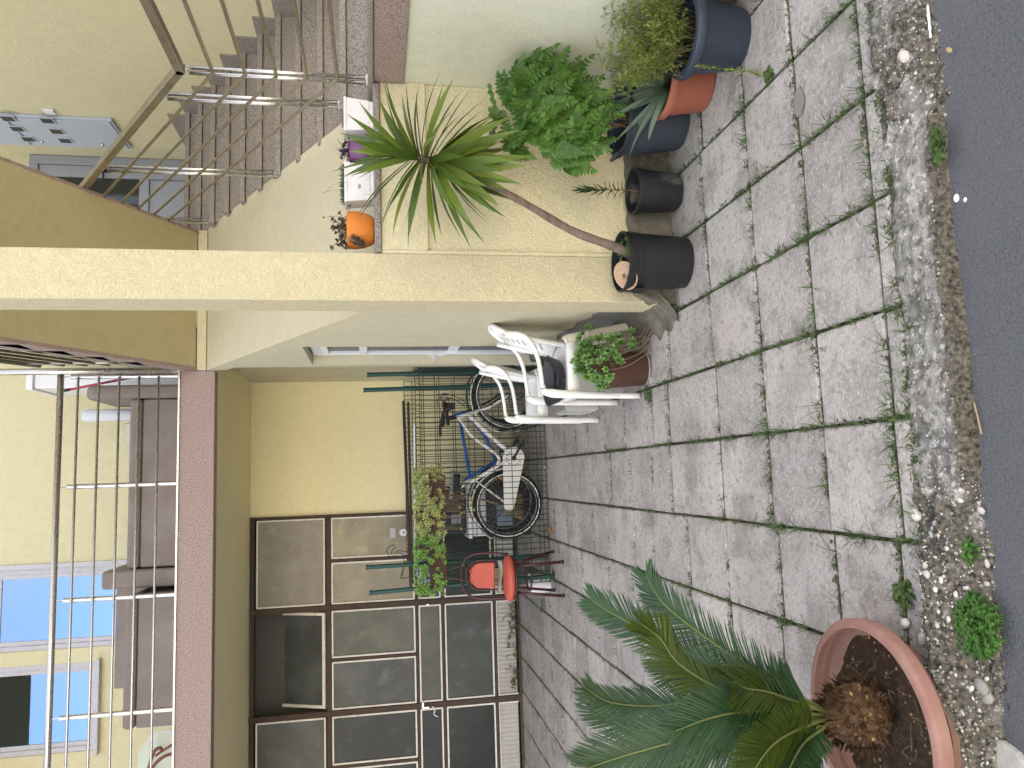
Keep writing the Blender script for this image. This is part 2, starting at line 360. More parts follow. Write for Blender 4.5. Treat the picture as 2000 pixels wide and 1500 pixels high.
M['blanket'] = mat('beige_blanket', (.50, .46, .43), .9, .1, bumps=[('noise', 150, .4, .003)])
M['bolster'] = mat('white_roll', (.62, .64, .70), .7, .2)
M['redstick'] = mat('red_handle', (.36, .02, .06), .4, .4)
M['clearglass'] = mat('clear_glass', (.62, .72, .68), .05, .5, alpha=.35)
M['rattan'] = mat('brown_rattan', (.16, .05, .03), .5, .4)
M['tilebox'] = mat('tile_box', (.50, .48, .44), .6, .3)
M['tilegrout'] = mat('pale_tile', (.55, .56, .58), .35, .4)
M['stonegrey'] = mat('grey_stone', (.28, .28, .29), .8, .2, [('noise', 5, (.2, .2, .2), .4, .7, .6, 5)], [('noise', 30, .4, .005)])
M['greenpot'] = mat('green_pot', (.01, .05, .035), .5, .4)
M['ink'] = mat('dark_ink', (.05, .05, .055), .7, .2)
M['room_shade'] = mat('painted_room_shade', (.09, .09, .085), .9, .1)  # dark colour painted in for the unlit garage room
M['ceiling_boards'] = mat('roof_render', (.30, .27, .17), .9, .1)

# ================================================================== SETTING
# ---- road: one sheet to the horizon
struct(MB().quad((-200,-200,-.07),(200,-200,-.07),(200,200,-.07),(-200,200,-.07)).build('road', M['asphalt']))

# ---- pavement of concrete slabs
XJ = [-5.2,-4.85,-4.5,-4.14,-3.79,-3.43,-3.08,-2.72,-2.37,-2.01,-1.66,-1.31,-.955,-.605,-.243,.125,.46,.81,1.155,1.5,1.85,2.2,2.55,2.9,3.25]
base_rows = [2.005, 2.085, 2.462, 2.852, 3.29, 3.80, 4.19, 4.60, 5.02, 5.40, 5.84, 6.2, 6.58, 6.99, 7.4, 7.8, 8.2, 8.62]
rr = random.Random(11)
pv = MB(); joints = []           # joints: (p, q) segments for the weeds
for i in range(len(XJ)-1):
    x0, x1 = XJ[i], XJ[i+1]
    if x0 >= 1.45: x0j = 0
    rows = [2.005]
    near = -.3 < x0 < 1.2
    for k, y in enumerate(base_rows[1:-1]):
        j = .012 if (near and k < 4) else .09
        if k >= 5 and rr.random() < .12: continue
        rows.append(y + rr.uniform(-j, j)*(0.3 if k < 4 else 1))
    rows.append(8.62)
    for k in range(len(rows)-1):
        y0, y1 = rows[k], rows[k+1]
        g = rr.uniform(.004, .008); z = rr.uniform(-.003, .002); tx = rr.uniform(-.004, .004); ty = rr.uniform(-.005, .005)
        a0, a1, b0, b1 = x0+g, x1-g, y0+g, y1-g
        e = .007
        def zz(x, y): return z + tx*((x-x0)/(x1-x0)-.5) + ty*((y-y0)/(y1-y0)-.5)
        jt = lambda: rr.uniform(-.002, .002)
        c0 = [(a0+jt(), b0+jt()), (a1+jt(), b0+jt()), (a1+jt(), b1+jt()), (a0+jt(), b1+jt())]
        c1 = [(a0+e, b0+e), (a1-e, b0+e), (a1-e, b1-e), (a0+e, b1-e)]
        vs = [(x, y, -.05) for x, y in c0] + [(x, y, zz(x, y)-.007) for x, y in c0] + [(x, y, zz(x, y)) for x, y in c1]
        fs = [(8, 9, 10, 11)] + [(q, (q+1) % 4, 4+(q+1) % 4, 4+q) for q in range(4)] + [(4+q, 4+(q+1) % 4, 8+(q+1) % 4, 8+q) for q in range(4)]
        pv.mi = 1 if (x0 > 1.1 and y0 > 2.8) or (.8 < x0 < 1.1 and 2.8 < y0 < 3.2) else 0
        pv.add(vs, fs)
        joints.append((V((x0, y0, 0)), V((x1, y0, 0)), 1)); joints.append((V((x0, y0, 0)), V((x0, y1, 0)), 0))
struct(pv.build('pavement', [M['paving'], M['paving_old']]))
struct(MB().quad((-5.2,1.99,-.018),(3.25,1.99,-.018),(3.25,8.6,-.018),(-5.2,8.6,-.018)).build('joint_bed', M['soil_joint']))

sm = MB(); sc0 = PZ(1562, 200); vs = [(sc0.x + (.052 + .016*MN.noise(V((math.cos(k*.3)*2, math.sin(k*.3)*2, 3))))*math.cos(k*2*PI/40), sc0.y + (.036 + .012*MN.noise(V((math.cos(k*.16)*3, math.sin(k*.16)*3, 7))))*math.sin(k*2*PI/40), .0045) for k in range(40)]
sm.add(vs, [tuple(range(40))]); struct(sm.build('cement_smear', mat('cement_smear', (.235, .225, .215), .8, .2, [('noise', 60, (.17, .16, .15), .45, .65, .6, 5)])))
# ---- kerb: worn cast concrete, broken to rubble at its ends
def kerb_z(x, t, brk):
    """t 0 at the slabs, 1 at the road; brk 0 sound .. 1 broken"""
    n = MN.noise(V((x*6, t*3, 1.3)))*.012 + MN.noise(V((x*22, t*9, 5)))*.009 + MN.noise(V((x*60, t*25, 2)))*.0028
    sound = -.004 - .014*t if t < .70 else (-.018 - .067*min(1, (t-.70)/.08))
    slope = .004 - .085*max(0, (t-.15))/.85 + n*1.6
    return sound*(1-brk) + slope*brk + n*(1 if t < .72 else .5)
def kerb_brk(x):
    l = min(1, max(0, (-.02 - x)/.10)); r = min(1, max(0, (x - .93)/.10))
    return max(l, r*.75)
kb = MB(); NX, NT = 620, 34
ys = lambda x, t: 2.012 - t*(.235 + .03*MN.noise(V((x*2.2, 4, 0))) + (-.045*min(1, max(0, (-.03-x)/.06)))) + MN.noise(V((x*9, t*4, 8)))*.006
kb.grid(lambda u, w: (-3+6.3*u, ys(-3+6.3*u, w), kerb_z(-3+6.3*u, w, kerb_brk(-3+6.3*u))
        + (.075*math.exp(-((-3+6.3*u+.72)/.40)**2)*math.exp(-((w-.40)/.28)**2))), NX, NT)
dirt = []
for q in range((NX+1)*(NT+1)):
    x_ = -3+6.3*(q % (NX+1))/NX; t_ = (q//(NX+1))/NT; k_ = kerb_brk(x_)
    dirt.append(k_*.75 + (1-k_)*min(1, max(0, (t_-.60)/.12)))
kb.mi = 1
pr = random.Random(5)
def peb(x, t, s, lift=.2, f=None):
    y = ys(x, t); z = kerb_z(x, t, kerb_brk(x)) + (.075*math.exp(-((x+.72)/.40)**2)*math.exp(-((t-.40)/.28)**2))
    m = Matrix.Rotation(pr.uniform(0, PI), 3, 'Z') @ Matrix.Rotation(pr.uniform(-.4, .4), 3, 'X')
    kb.ell((x, y, z + s*lift*.4), s*pr.uniform(.8, 1.3), s*pr.uniform(.6, .9), s*pr.uniform(.45, .7), 9, 6, .10, pr, m)
for _ in range(700):
    x = pr.uniform(-1.05, -.04); peb(x, pr.uniform(.0, .97), pr.choice([.0015, .002, .002, .002, .003, .003, .003, .004, .004, .005, .006, .010]), -.5)
for _ in range(260):
    x = pr.uniform(.95, 1.75); peb(x, pr.uniform(.1, .8), pr.choice([.0015, .002, .002, .003, .003, .004, .007]), -.4)
for _ in range(50):
    x = pr.uniform(-.05, .95); peb(x, pr.uniform(.05, .65), pr.choice([.002, .003, .004]))
for (px, py, s) in [(1805,1004,.016),(1898,998,.008),(1822,1246,.013),(1796,1215,.012),(1857,1288,.010),(1913,1340,.016),(1920,1363,.014),(1825,1460,.012),(1862,1060,.010),(1775,1075,.009),(1845,1120,.010),(1880,1300,.009),(1860,1480,.012),(1862,1425,.010)]:
    p = PZ(px, py, -.03); s *= 1.35; kb.ell((p.x, p.y, kerb_z(p.x, (2.01-p.y)/.24, 1)+s*.25), s*1.15, s*.9, s*.6, 10, 7, .10, pr, Matrix.Rotation(pr.uniform(0, 3), 3, 'Z'))
ko = struct(kb.build('kerb', [M['kerb'], M['pebble']], smooth=True))
at_ = ko.data.attributes.new('dirt', 'FLOAT', 'POINT'); at_.data.foreach_set('value', dirt + [0.0]*(len(ko.data.vertices)-len(dirt)))
nt = M['kerb'].node_tree; N = nt.nodes; L = nt.links; bs = N['Principled BSDF']; cur = bs.inputs['Base Color'].links[0].from_socket
an = N.new('ShaderNodeAttribute'); an.attribute_name = 'dirt'; tc_ = N.new('ShaderNodeTexCoord')
def nz2(sc, det):
    t = N.new('ShaderNodeTexNoise'); t.inputs['Scale'].default_value = sc; t.inputs['Detail'].default_value = det; t.inputs['Roughness'].default_value = .65; L.new(tc_.outputs['Object'], t.inputs['Vector']); return t.outputs['Fac']
def mth(op, a, b_):
    m_ = N.new('ShaderNodeMath'); m_.operation = op
    for k_, v_ in enumerate((a, b_)):
        if isinstance(v_, (int, float)): m_.inputs[k_].default_value = v_
        else: L.new(v_, m_.inputs[k_])
    return m_.outputs[0]
f_ = mth('ADD', an.outputs['Fac'], mth('MULTIPLY', mth('SUBTRACT', nz2(11, 8), .5), 2.2))
mr_ = N.new('ShaderNodeMapRange'); mr_.inputs['From Min'].default_value = .38; mr_.inputs['From Max'].default_value = .62; L.new(f_, mr_.inputs['Value'])
m1 = N.new('ShaderNodeMix'); m1.data_type = 'RGBA'; mq = N.new('ShaderNodeMapRange'); mq.inputs['From Min'].default_value = .36; mq.inputs['From Max'].default_value = .66; L.new(nz2(70, 9), mq.inputs['Value']); L.new(mq.outputs[0], m1.inputs[0]); m1.inputs[6].default_value = (.022, .02, .016, 1); m1.inputs[7].default_value = (.185, .165, .135, 1)
vz = N.new('ShaderNodeTexVoronoi'); vz.inputs['Scale'].default_value = 85; vz.inputs['Randomness'].default_value = 1; L.new(tc_.outputs['Object'], vz.inputs['Vector'])
sx_ = N.new('ShaderNodeSeparateColor'); L.new(vz.outputs['Color'], sx_.inputs[0])
rs_ = mth('MULTIPLY', sx_.outputs[0], .42); st1 = N.new('ShaderNodeMath'); st1.operation = 'LESS_THAN'; L.new(vz.outputs['Distance'], st1.inputs[0]); L.new(rs_, st1.inputs[1])
cs_ = N.new('ShaderNodeMix'); cs_.data_type = 'RGBA'; L.new(sx_.outputs[1], cs_.inputs[0]); cs_.inputs[6].default_value = (.12, .11, .10, 1); cs_.inputs[7].default_value = (.50, .47, .43, 1)
m3 = N.new('ShaderNodeMix'); m3.data_type = 'RGBA'; L.new(mth('MULTIPLY', mth('MULTIPLY', st1.outputs[0], .8), mth('LESS_THAN', an.outputs['Fac'], .84)), m3.inputs[0]); L.new(m1.outputs[2], m3.inputs[6]); L.new(cs_.outputs[2], m3.inputs[7]); m1 = m3
m2_ = N.new('ShaderNodeMix'); m2_.data_type = 'RGBA'; L.new(mr_.outputs[0], m2_.inputs[0]); L.new(cur, m2_.inputs[6]); L.new(m1.outputs[2], m2_.inputs[7]); L.new(m2_.outputs[2], bs.inputs['Base Color'])
# pale mortar slab in the gutter
mp = MB()
pts = [PZ(x, y, -.062) for x, y in [(1897,1418),(1925,1425),(1945,1440),(1962,1448),(1990,1470),(2010,1500),(2010,1560),(1870,1560),(1880,1480)]]
mp.add([(p.x, p.y, -.075) for p in pts] + [(p.x, p.y, -.052 + .004*math.sin(9*p.x)) for p in pts], [tuple(range(9, 18))] + [(i, (i+1) % 9, 9+(i+1) % 9, 9+i) for i in range(9)])
struct(mp.build('mortar_patch', mat('pale_mortar', (.46, .44, .40), .9, .2, [('noise', 20, (.33, .31, .28), .45, .7, .7, 6)], [('noise', 60, .5, .005, 5)]), bevel=.006))

# ================================================================== HOUSE
YB = 8.60; YF = 6.40; ZC = 2.87; ZS = 3.07; XW = .90; XW2 = 1.07; HT = 8.6
house = thing('house', 'pale yellow rendered house with a balcony over a glazed garage front', 'house', (0, YB, 0))
w = MB()
w.box(-.38, XW2+.2, YB, YB+.25, 0, ZC)                         # lower back wall
w.build('back_wall', M['stucco_back'], house)
w = MB()                                                        # garden side wall, stepped, with a recess for the side door
w.box(XW2, XW2+.2, 6.402, YB, 0, ZC); w.box(XW2, XW2+.2, 6.262, 6.4019, 0, 2.77)
w.box(XW, XW+.22, 6.13, 6.26, 0, 2.70)
w.prism([(5.30, 2.03), (6.13, 2.03), (6.13, 2.70), (5.30, 2.17)], 0, XW, XW+.22)
w.box(XW+.205, XW+.22, 5.30, 6.13, 0, 2.03)
w.prism([(3.9701, 0), (5.2999, 0), (5.2999, 2.169), (3.9701, 1.32)], 0, XW, XW+.22)
w.build('side_wall', M['stucco_side'], house)
w = MB(); w.box(-6.5, XW2+.2, YF+.12, YB+.2, ZC, ZC+.09)
w.build('ceiling', M['stucco_back'], house)
w = MB(); w.box(-6.5, XW-.002, YF, YF+.12, 2.81, ZS); w.build('balcony_edge', M['granite_pink'], house, bevel=.003)
w = MB(); w.box(-6.5, XW, YF-.012, YF+.03, ZS+.001, ZS+.014); w.build('drip_edge', M['steel'], house)
w = MB(); w.box(-6.5, XW2+.2, YF+.121, YB, ZC+.091, ZS-.004); w.build('balcony_floor', M['granite_grey'], house)
# upper storey wall with openings for the sliding door and the window
w = MB()
dx0, dx1, dz1 = -1.60, -.80, 5.35; wx0, wx1, wz0, wz1 = -2.60, -1.74, 4.33, 5.35
w.box(dx1, 1.12, YB, YB+.25, ZS-.1, HT); w.box(wx1, dx0, YB, YB+.25, ZS-.1, HT); w.box(-7, wx0, YB, YB+.25, ZS-.1, HT)
w.box(dx0, dx1, YB, YB+.25, dz1, HT); w.box(wx0, wx1, YB, YB+.25, wz1, HT); w.box(wx0, wx1, YB, YB+.25, ZS-.1, wz0)
w.build('upper_wall', M['stucco_house'], house)
w = MB(); w.box(-8, 9, YB+.25, YB+7, 0, HT); w.build('rear_wall', M['stucco_house'], house)
w = MB(); w.box(-8.3, 9.3, YB-.7, YB+7.3, HT, HT+.2); w.build('roof', M['ceiling_boards'], house)
w = MB(); w.box(-7, -1.95, 6.2, YB, 5.92, 6.12); w.build('upper_balcony_slab', M['ceiling_boards'], house)
# sliding door
def glazed(name, x0, x1, z0, z1, y, fw, sill=False):
    f = MB(); f.box(x0, x0+fw, y-.03, y+.04, z0, z1); f.box(x1-fw, x1, y-.03, y+.04, z0, z1)
    f.box(x0+fw, x1-fw, y-.03, y+.04, z1-fw, z1); f.box(x0+fw, x1-fw, y-.03, y+.04, z0, z0+fw)
    o = f.build(name, M['alu'], house, bevel=.004)
    g = MB(); a, b, c, d = x0+fw+.045, x1-fw-.045, z0+fw+.045, z1-fw-.045
    f2 = MB(); f2.box(a-.045, a, y-.015, y+.02, c-.045, d+.045); f2.box(b, b+.045, y-.015, y+.02, c-.045, d+.045); f2.box(a, b, y-.015, y+.02, c-.045, c); f2.box(a, b, y-.015, y+.02, d, d+.045)
    f2.build('sash', M['alu'], o, bevel=.003)
    g.box(a, b, y-.004, y+.006, c, d); g.build('pane', M['glass_sky'], o)
    if sill: s = MB(); s.box(x0-.03, x1+.03, y-.12, y+.02, z0-.035, z0-.002); s.build('sill', M['alu'], o, bevel=.004)
glazed('sliding_door', dx0, dx1, ZS, dz1, YB+.04, .05)
glazed('window', wx0, wx1, wz0, wz1, YB+.04, .05, True)
pp = MB(); pp.box(dx1+.002, dx1+.05, YB-.02, YB, ZS, 6); pp.build('shutter_rail', M['alu'], house)

# ---- glazed garage front: brown steel frame, white glazing beads, panes of several glasses
YG = YB - .02
gf = MB()
xs = [-.38, -1.36, -2.44, -3.52, -4.6]
zl = [0.0, .28, .85, 1.13, 2.06, ZC]
cols = []
for i in range(4):
    x1, x0 = xs[i], xs[i+1]
    gf.box(x1-.028, x1+.028 if i else x1, YG-.02, YG+.05, 0, ZC)
for z, h in ((.0, .045), (.28, .026), (.85, .028), (1.13, .026), (2.06, .042), (ZC-.03, .03)):
    for i in range(4):
        gf.box(xs[i+1]+.028, xs[i]-.028, YG-.014, YG+.045, max(z-h*.6, 0), min(z+h*.6, ZC-.001))
for i in range(4):
    xm = (xs[i]+xs[i+1])/2; gf.box(xm-.016, xm+.016, YG-.012, YG+.04, 1.15, 2.033)
gfo = gf.build('garage_front', M['rust_frame'], house, bevel=.004)
beads = MB(); tints = {}
def gpane(x0, x1, z0, z1, m, bead=True, name='pane'):
    g = MB(); g.box(x0, x1, YG+.008, YG+.016, z0, z1); g.build(name, M[m], gfo)
    if bead:
        b = .014
        beads.box(x0-.002, x0+b, YG-.008, YG+.007, z0, z1); beads.box(x1-b, x1+.002, YG-.008, YG+.007, z0, z1)
        beads.box(x0+b, x1-b, YG-.008, YG+.007, z1-b, z1+.002); beads.box(x0+b, x1-b, YG-.008, YG+.007, z0-.002, z0+b)
g_ = .036
for i in range(4):
    a, b = xs[i+1]+g_, xs[i]-g_; m = (a+b)/2
    t2 = ['pane_warm', 'pane_mid', 'pane_dark', 'pane_dark'][i]; t3 = ['pane_warm', 'pane_grey', 'pane_dark', 'pane_dark'][i]
    gpane(m+.022, b, 1.152, 2.03, t2); gpane(a, m-.022, 1.152, 2.03, t3)
    gpane(a, b, .872, 1.11, ['pane_grey', 'pane_mid', 'pane_dark', 'pane_dark'][i])
    gpane(a, b, .303, .828, ['pane_dark', 'pane_grey', 'pane_dark', 'pane_dark'][i])
    cp = MB(); n = 44
    cp.grid(lambda u, v_: (a+(b-a)*u, YG+.01+.004*math.sin(u*n*PI), .05+(.255-.05)*v_), n*4, 1); cp.build('corrugated_panel', M['corrugated'], gfo, smooth=True)
    bb = .012
    beads.box(a-.002, b+.002, YG-.008, YG+.004, .253, .262); beads.box(a, a+bb, YG-.008, YG+.004, .04, .252); beads.box(b-bb, b, YG-.008, YG+.004, .04, .252)
    if i != 1: gpane(a, b, 2.10, 2.80, ['pane_beige', '', 'pane_grey', 'pane_grey'][i])
beads.build('glazing_bead', M['putty'], gfo)
# the hopper light stands open: a sash tipped inwards
a, b = xs[2]+.05, xs[1]-.05
hp = MB(); y0, z0, y1, z1 = YG+.02, 2.10, YG+.30, 2.70
d = V((0, y1-y0, z1-z0)).normalized(); nn = V((0, -d.z, d.y)); hl = math.hypot(y1-y0, z1-z0); mid = V(((a+b)/2, (y0+y1)/2, (z0+z1)/2))
for sx in (-1, 1): hp.obox(mid + V((sx*((b-a)/2-.015), 0, 0)), (.015, 0, 0), d*hl/2, nn*.014)
for sz in (-1, 1): hp.obox(mid + d*sz*(hl/2-.015), ((b-a)/2-.03, 0, 0), d*.015, nn*.014)
ho = hp.build('hopper_sash', M['putty'], gfo)
hp = MB(); hp.obox(mid, ((b-a)/2-.03, 0, 0), d*(hl/2-.03), nn*.004); hp.build('hopper_pane', M['pane_grey'], gfo)
hp = MB(); hp.box(-1.39, -1.375, YG-.045, YG-.02, 1.0, 1.03)
hp.box(-2.46, -2.40, YG-.045, YG-.02, 1.075, 1.10); hp.box(-2.46, -2.44, YG-.06, YG-.045, 1.02, 1.09); hp.build('latch', M['chrome'], gfo, bevel=.003)
hp = MB(); hp.tube(bez([(-2.45, YG-.03, .99), (-2.47, YG-.05, .96), (-2.53, YG-.04, .97), (-2.56, YG-.03, .93)], 10), .006, 6); hp.build('tie_cord', M['paper'], gfo)
w = MB(); w.box(-6, -.385, YB+.20, YB+.24, 0, ZC); w.build('garage_shade_panel', M['room_shade'], house)  # flat dark panel standing in for the room's shade, hides the rear wall
# round sticker and square label on the ribbed pane
p = PY(788, 1040, YG); s = MB(); s.prism([(p.x+.04*math.cos(k*PI/12), p.z+.045*math.sin(k*PI/12)) for k in range(24)], 1, YG-.004, YG+.004)
tag(s.build('round_sticker', M['paper']), 'round white sticker on the ribbed garage pane', 'sticker')
s = MB()
for k, ww in enumerate((.03, .036, .033)): s.box(p.x-ww/2, p.x+ww/2, YG-.0065, YG-.0045, p.z-.012+k*.008, p.z-.009+k*.008)
so = s.build('print', M['ink'], bpy.data.objects['round_sticker'])
p = PY(767, 1041, YG); s = MB(); s.box(p.x-.055, p.x+.055, YG-.003, YG+.004, p.z-.03, p.z+.03)
tag(s.build('square_label', mat('clear_label', (.42, .43, .44), .4, .4)), 'pale rectangular label on the garage pane above the round sticker', 'sticker')

# ---- white side door in the garden wall
sd = thing('side_door', 'narrow white glazed side door set deep in the rendered side wall', 'door', (XW+.1, 5.7, 0))
f = MB(); X0 = XW+.07; f.box(X0, X0+.06, 6.04, 6.118, 0, 2.015); f.box(X0, X0+.06, 5.305, 5.37, 0, 2.015); f.box(X0, X0+.06, 5.37, 6.04, 1.95, 2.015); f.box(X0+.004, X0+.05, 5.37, 6.04, .9, .98); f.box(X0+.004, X0+.05, 5.37, 6.04, 0, .08)
f.build('frame', M['pvc'], sd, bevel=.005)
f = MB(); f.box(X0-.012, X0+.04, 5.985, 6.036, .08, 1.946); f.box(X0-.012, X0+.04, 5.375, 5.43, .08, 1.946); f.box(X0-.012, X0+.04, 5.43, 5.985, 1.89, 1.946); f.box(X0-.012, X0+.04, 5.43, 5.985, 1.60, 1.66); f.build('sash', M['pvc'], sd, bevel=.006)
f = MB(); f.box(X0+.014, X0+.024, 5.43, 5.985, .08, 1.89); f.build('pane', M['pane_grey'], sd)
f = MB(); f.box(X0-.03, X0-.012, 5.995, 6.02, 1.0, 1.12); f.tube([(X0-.028, 6.008, 1.09), (X0-.06, 6.008, 1.09), (X0-.06, 5.90, 1.085)], .009, 8); f.build('handle', M['pvc'], sd)

# ---- pillar, low planter wall with granite ledge, plinth
pl = thing('pillar', 'tall square rendered pillar rising from the low wall beside the stairs', 'pillar', (.98, 3.85, 0))
w = MB(); w.box(.86, 1.10, 3.72, 3.97, 0, 8.6); w.build('shaft', M['stucco'], pl, bevel=.006)
fw = thing('planter_wall', 'low pale yellow planter wall with a recessed panel and granite ledge', 'wall', (1.5, 3.8, 0))
w = MB(); w.box(1.1005, 1.12, 3.722, 3.92, .2, 1.507); w.box(1.12, 2.0, 3.722, 3.92, 1.275, 1.507); w.box(1.12, 2.0, 3.737, 3.92, .2, 1.2745); w.box(1.1005, 2.0, 3.735, 3.92, 0, .1995)
w.build('wall', M['stucco_lit'], fw, bevel=.004)
w = MB(); w.box(1.102, 1.972, 3.695, 3.98, 1.508, 1.540); w.build('ledge', M['granite_grey'], fw, bevel=.004)
# ragged plinth of bare concrete
w = MB(); n = 90
def plz(u): return .215 + .018*MN.noise(V((u*14, 0, 3)))
def ply(x): return 3.688 + .012*MN.noise(V((x*5, 1, 0)))
def plf(u, v_):
    x = .845 + 1.15*u
    if v_ < .8: return (x, ply(x) + (.01*MN.noise(V((x*20, v_*6, 2)))), plz(u)*min(1, .55+u*9)*v_/.8 - .02*(1-v_))
    return (x, ply(x) + (3.735-ply(x))*(v_-.8)/.2, plz(u)*min(1, .55+u*9) + .012*(v_-.8)/.2)
w.grid(plf, n, 10); w.build('plinth', M['plinth'], fw, smooth=True)
ap = MB()
ap.grid(lambda u, v: (XW - .035 - (.16 + .04*MN.noise(V((u*9, 0, 4))))*(1-v) + .03*v, 3.66 + 1.75*u, max(-.01, .125*v**1.7*(1 - .35*u) + .012*MN.noise(V((u*22, v*5, 9))) - .006 - .02*(1-min(1, u*12))*v)), 60, 10)
struct(ap.build('concrete_fillet', M['plinth'], smooth=True))
# bare cement where the render has fallen off the side wall foot
w = MB(); w.mi = 0
poly = [(3.985, .0), (3.985, .26), (4.08, .24), (4.2, .30), (4.3, .28), (4.42, .33), (4.6, .31), (4.85, .36), (5.1, .30), (5.26, .2), (5.29, 0)]
w.prism(poly, 0, XW-.004, XW+.002); w.build('bare_patch', M['blackcement'], house)

# ---- walls carrying the stair landing, which comes forward beside the pots
lw = thing('landing_wall', 'grey green rendered wall with a pink granite band carrying the stair landing', 'wall', (3, 3.3, 0))
w = MB(); w.box(2.0005, 4.6, 2.3, 3.90, 0, 1.383); w.build('wall', M['stucco_green'], lw)
w = MB(); w.box(1.985, 4.62, 2.28, 3.7205, 1.384, 1.534); w.build('granite_band', M['granite_pink'], lw, bevel=.003)
w = MB()
w.grid(lambda u, v: (1.975 + .008*MN.noise(V((u*12, v*4, 6))) + .02*max(0, v-.8)*5*.25, 2.3 + 1.42*u, .14*v + .02*MN.noise(V((u*16, 0, 2)))*v), 40, 5); w.build('plinth', M['plinth'], lw, smooth=True)

# ---- staircase: landing, ten granite steps, rendered stringer
XS0, XS1 = 2.05, 3.2
st = thing('staircase', 'speckled grey granite staircase climbing from the landing to the entrance door', 'staircase', (2.6, 5, 0))
w = MB(); w.box(1.972, 4.64, 2.26, 4.36, 1.535, 1.562); w.build('landing_slab', M['granite_grey'], st, bevel=.006, seg=3)
w = MB()
ny = lambda k: 4.34 + .258*(k-1) if k > 1 else 4.12
nz = lambda k: 1.562 + .1565*k
low = [(3.905, 0.0), (7.4, 0.0), (7.4, nz(10)-.06)]
top = []
for k in range(10, 0, -1): top += [(ny(k)+.035, nz(k)-.04), (ny(k)+.035, nz(k-1)-.04)]
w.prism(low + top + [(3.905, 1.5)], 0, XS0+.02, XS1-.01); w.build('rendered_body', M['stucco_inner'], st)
for k in range(1, 11):
    s = MB(); s.box(XS0-.012, XS1-.002, ny(k), ny(k+1)+.05 if k < 10 else 8.55, nz(k)-.036, nz(k))
    s.box(XS0+.008, XS1-.004, ny(k)+.022, ny(k)+.034, nz(k-1)+.001, nz(k)-.037)
    s.prism([(ny(k)+.036, nz(k)-.037), (ny(k+1)+.036, nz(k)-.037), (ny(k+1)+.036, nz(k)-.075), (ny(k)+.036, nz(k-1)-.085)], 0, XS0+.010, XS0+.0195)
    s.build('step', M['granite_grey'], st, bevel=.009, seg=3)
w = MB()
for k in range(0, 11):
    z = nz(k); y0 = ny(k)+.06 if k else 3.905; y1 = ny(k+1)+.06 if k < 10 else 7.40
    w.box(XS1-.012, XS1-.001, y0+.002, y1-.001, z+.001, z+.165)
w.build('skirting', M['granite_grey'], st)
# walls round the stair
sw = thing('stair_wall', 'plain pale rendered wall flanking the outer side of the staircase', 'wall', (3.3, 5.5, 0))
w = MB(); w.box(XS1, XS1+.25, 3.905, 7.47, 1.558, 8.6); w.build('wall', M['stucco_house'], sw)
w = MB(); w.box(3.56, 3.8, 7.47, YB+.25, 1.5, 8.6); w.box(1.12, 2.55, YB, YB+.25, ZS, 8.6); w.box(2.55, 3.56, YB, YB+.25, 5.15, 8.6); w.build('back_wall', M['stucco_house'], sw)
# frontal wall under the upper landing
uw = MB(); uw.box(XW+.2201, XS0+.019, YF, YF+.2, 0, 2.875)
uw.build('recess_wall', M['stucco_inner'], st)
uw = MB(); uw.box(XW, XS0+.0, YF-.02, YF+.3, 2.876, 2.945); uw.build('landing_beam', M['stucco'], st)
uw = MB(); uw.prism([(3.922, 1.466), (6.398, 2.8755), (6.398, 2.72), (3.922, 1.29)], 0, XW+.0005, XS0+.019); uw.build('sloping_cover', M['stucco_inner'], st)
# second flight overhead
us = thing('upper_staircase', 'olive underside of the upper stair flight with a pink granite edge', 'staircase', (1.5, 5, 3))
sl = .615; zs = lambda y: 2.95 + (6.36-y)*sl
ye = 2.9
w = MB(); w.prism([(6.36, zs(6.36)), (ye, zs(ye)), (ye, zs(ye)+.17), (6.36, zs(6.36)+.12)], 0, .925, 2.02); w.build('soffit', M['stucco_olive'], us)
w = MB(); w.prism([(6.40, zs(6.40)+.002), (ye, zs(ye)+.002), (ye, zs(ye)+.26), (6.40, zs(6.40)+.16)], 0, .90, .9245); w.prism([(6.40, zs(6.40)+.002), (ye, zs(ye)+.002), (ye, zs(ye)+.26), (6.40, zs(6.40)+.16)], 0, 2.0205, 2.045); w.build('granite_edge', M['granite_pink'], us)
for k in range(9):
    y = 6.2 - k*.258; z = zs(y)+.20
    s = MB(); s.box(.90, 2.045, y-.27, y, z, z+.15); s.build('step', M['granite_grey'], us, bevel=.006)

# ---- entrance door and the meter cabinet
ed = thing('entrance_door', 'grey panelled entrance door with a dark glass pane at the stair top', 'door', (3.0, YB, nz(10)))
z0 = nz(10)+.002
f = MB(); f.box(2.55, 2.63, YB-.02, YB+.08, z0, 5.15); f.box(3.46, 3.555, YB-.02, YB+.08, z0, 5.15); f.box(2.63, 3.46, YB-.02, YB+.08, 5.06, 5.15); f.build('frame', M['door_grey'], ed, bevel=.006)
f = MB(); f.box(2.635, 2.76, YB, YB+.05, z0, 5.055); f.box(3.33, 3.455, YB, YB+.05, z0, 5.055); f.box(2.76, 3.33, YB, YB+.05, 4.93, 5.055); f.box(2.76, 3.33, YB, YB+.05, 3.95, 4.05); f.box(2.76, 3.33, YB, YB+.05, z0, z0+.1); f.build('leaf', M['door_grey'], ed, bevel=.004)
f = MB(); f.box(2.762, 3.328, YB+.018, YB+.04, z0+.1, 3.949); f.build('panel', M['door_grey'], ed, bevel=.01)
f = MB(); f.box(2.762, 3.328, YB+.02, YB+.03, 4.05, 4.93); f.build('pane', M['glass_dark'], ed)
p = PY(205, 334, YB); f = MB(); f.box(p.x-.02, p.x+.02, YB-.02, YB, p.z-.06, p.z+.08); f.tube([(p.x, YB-.015, p.z), (p.x, YB-.05, p.z), (p.x-.1, YB-.05, p.z)], .011, 8); f.build('handle', M['black'], ed)
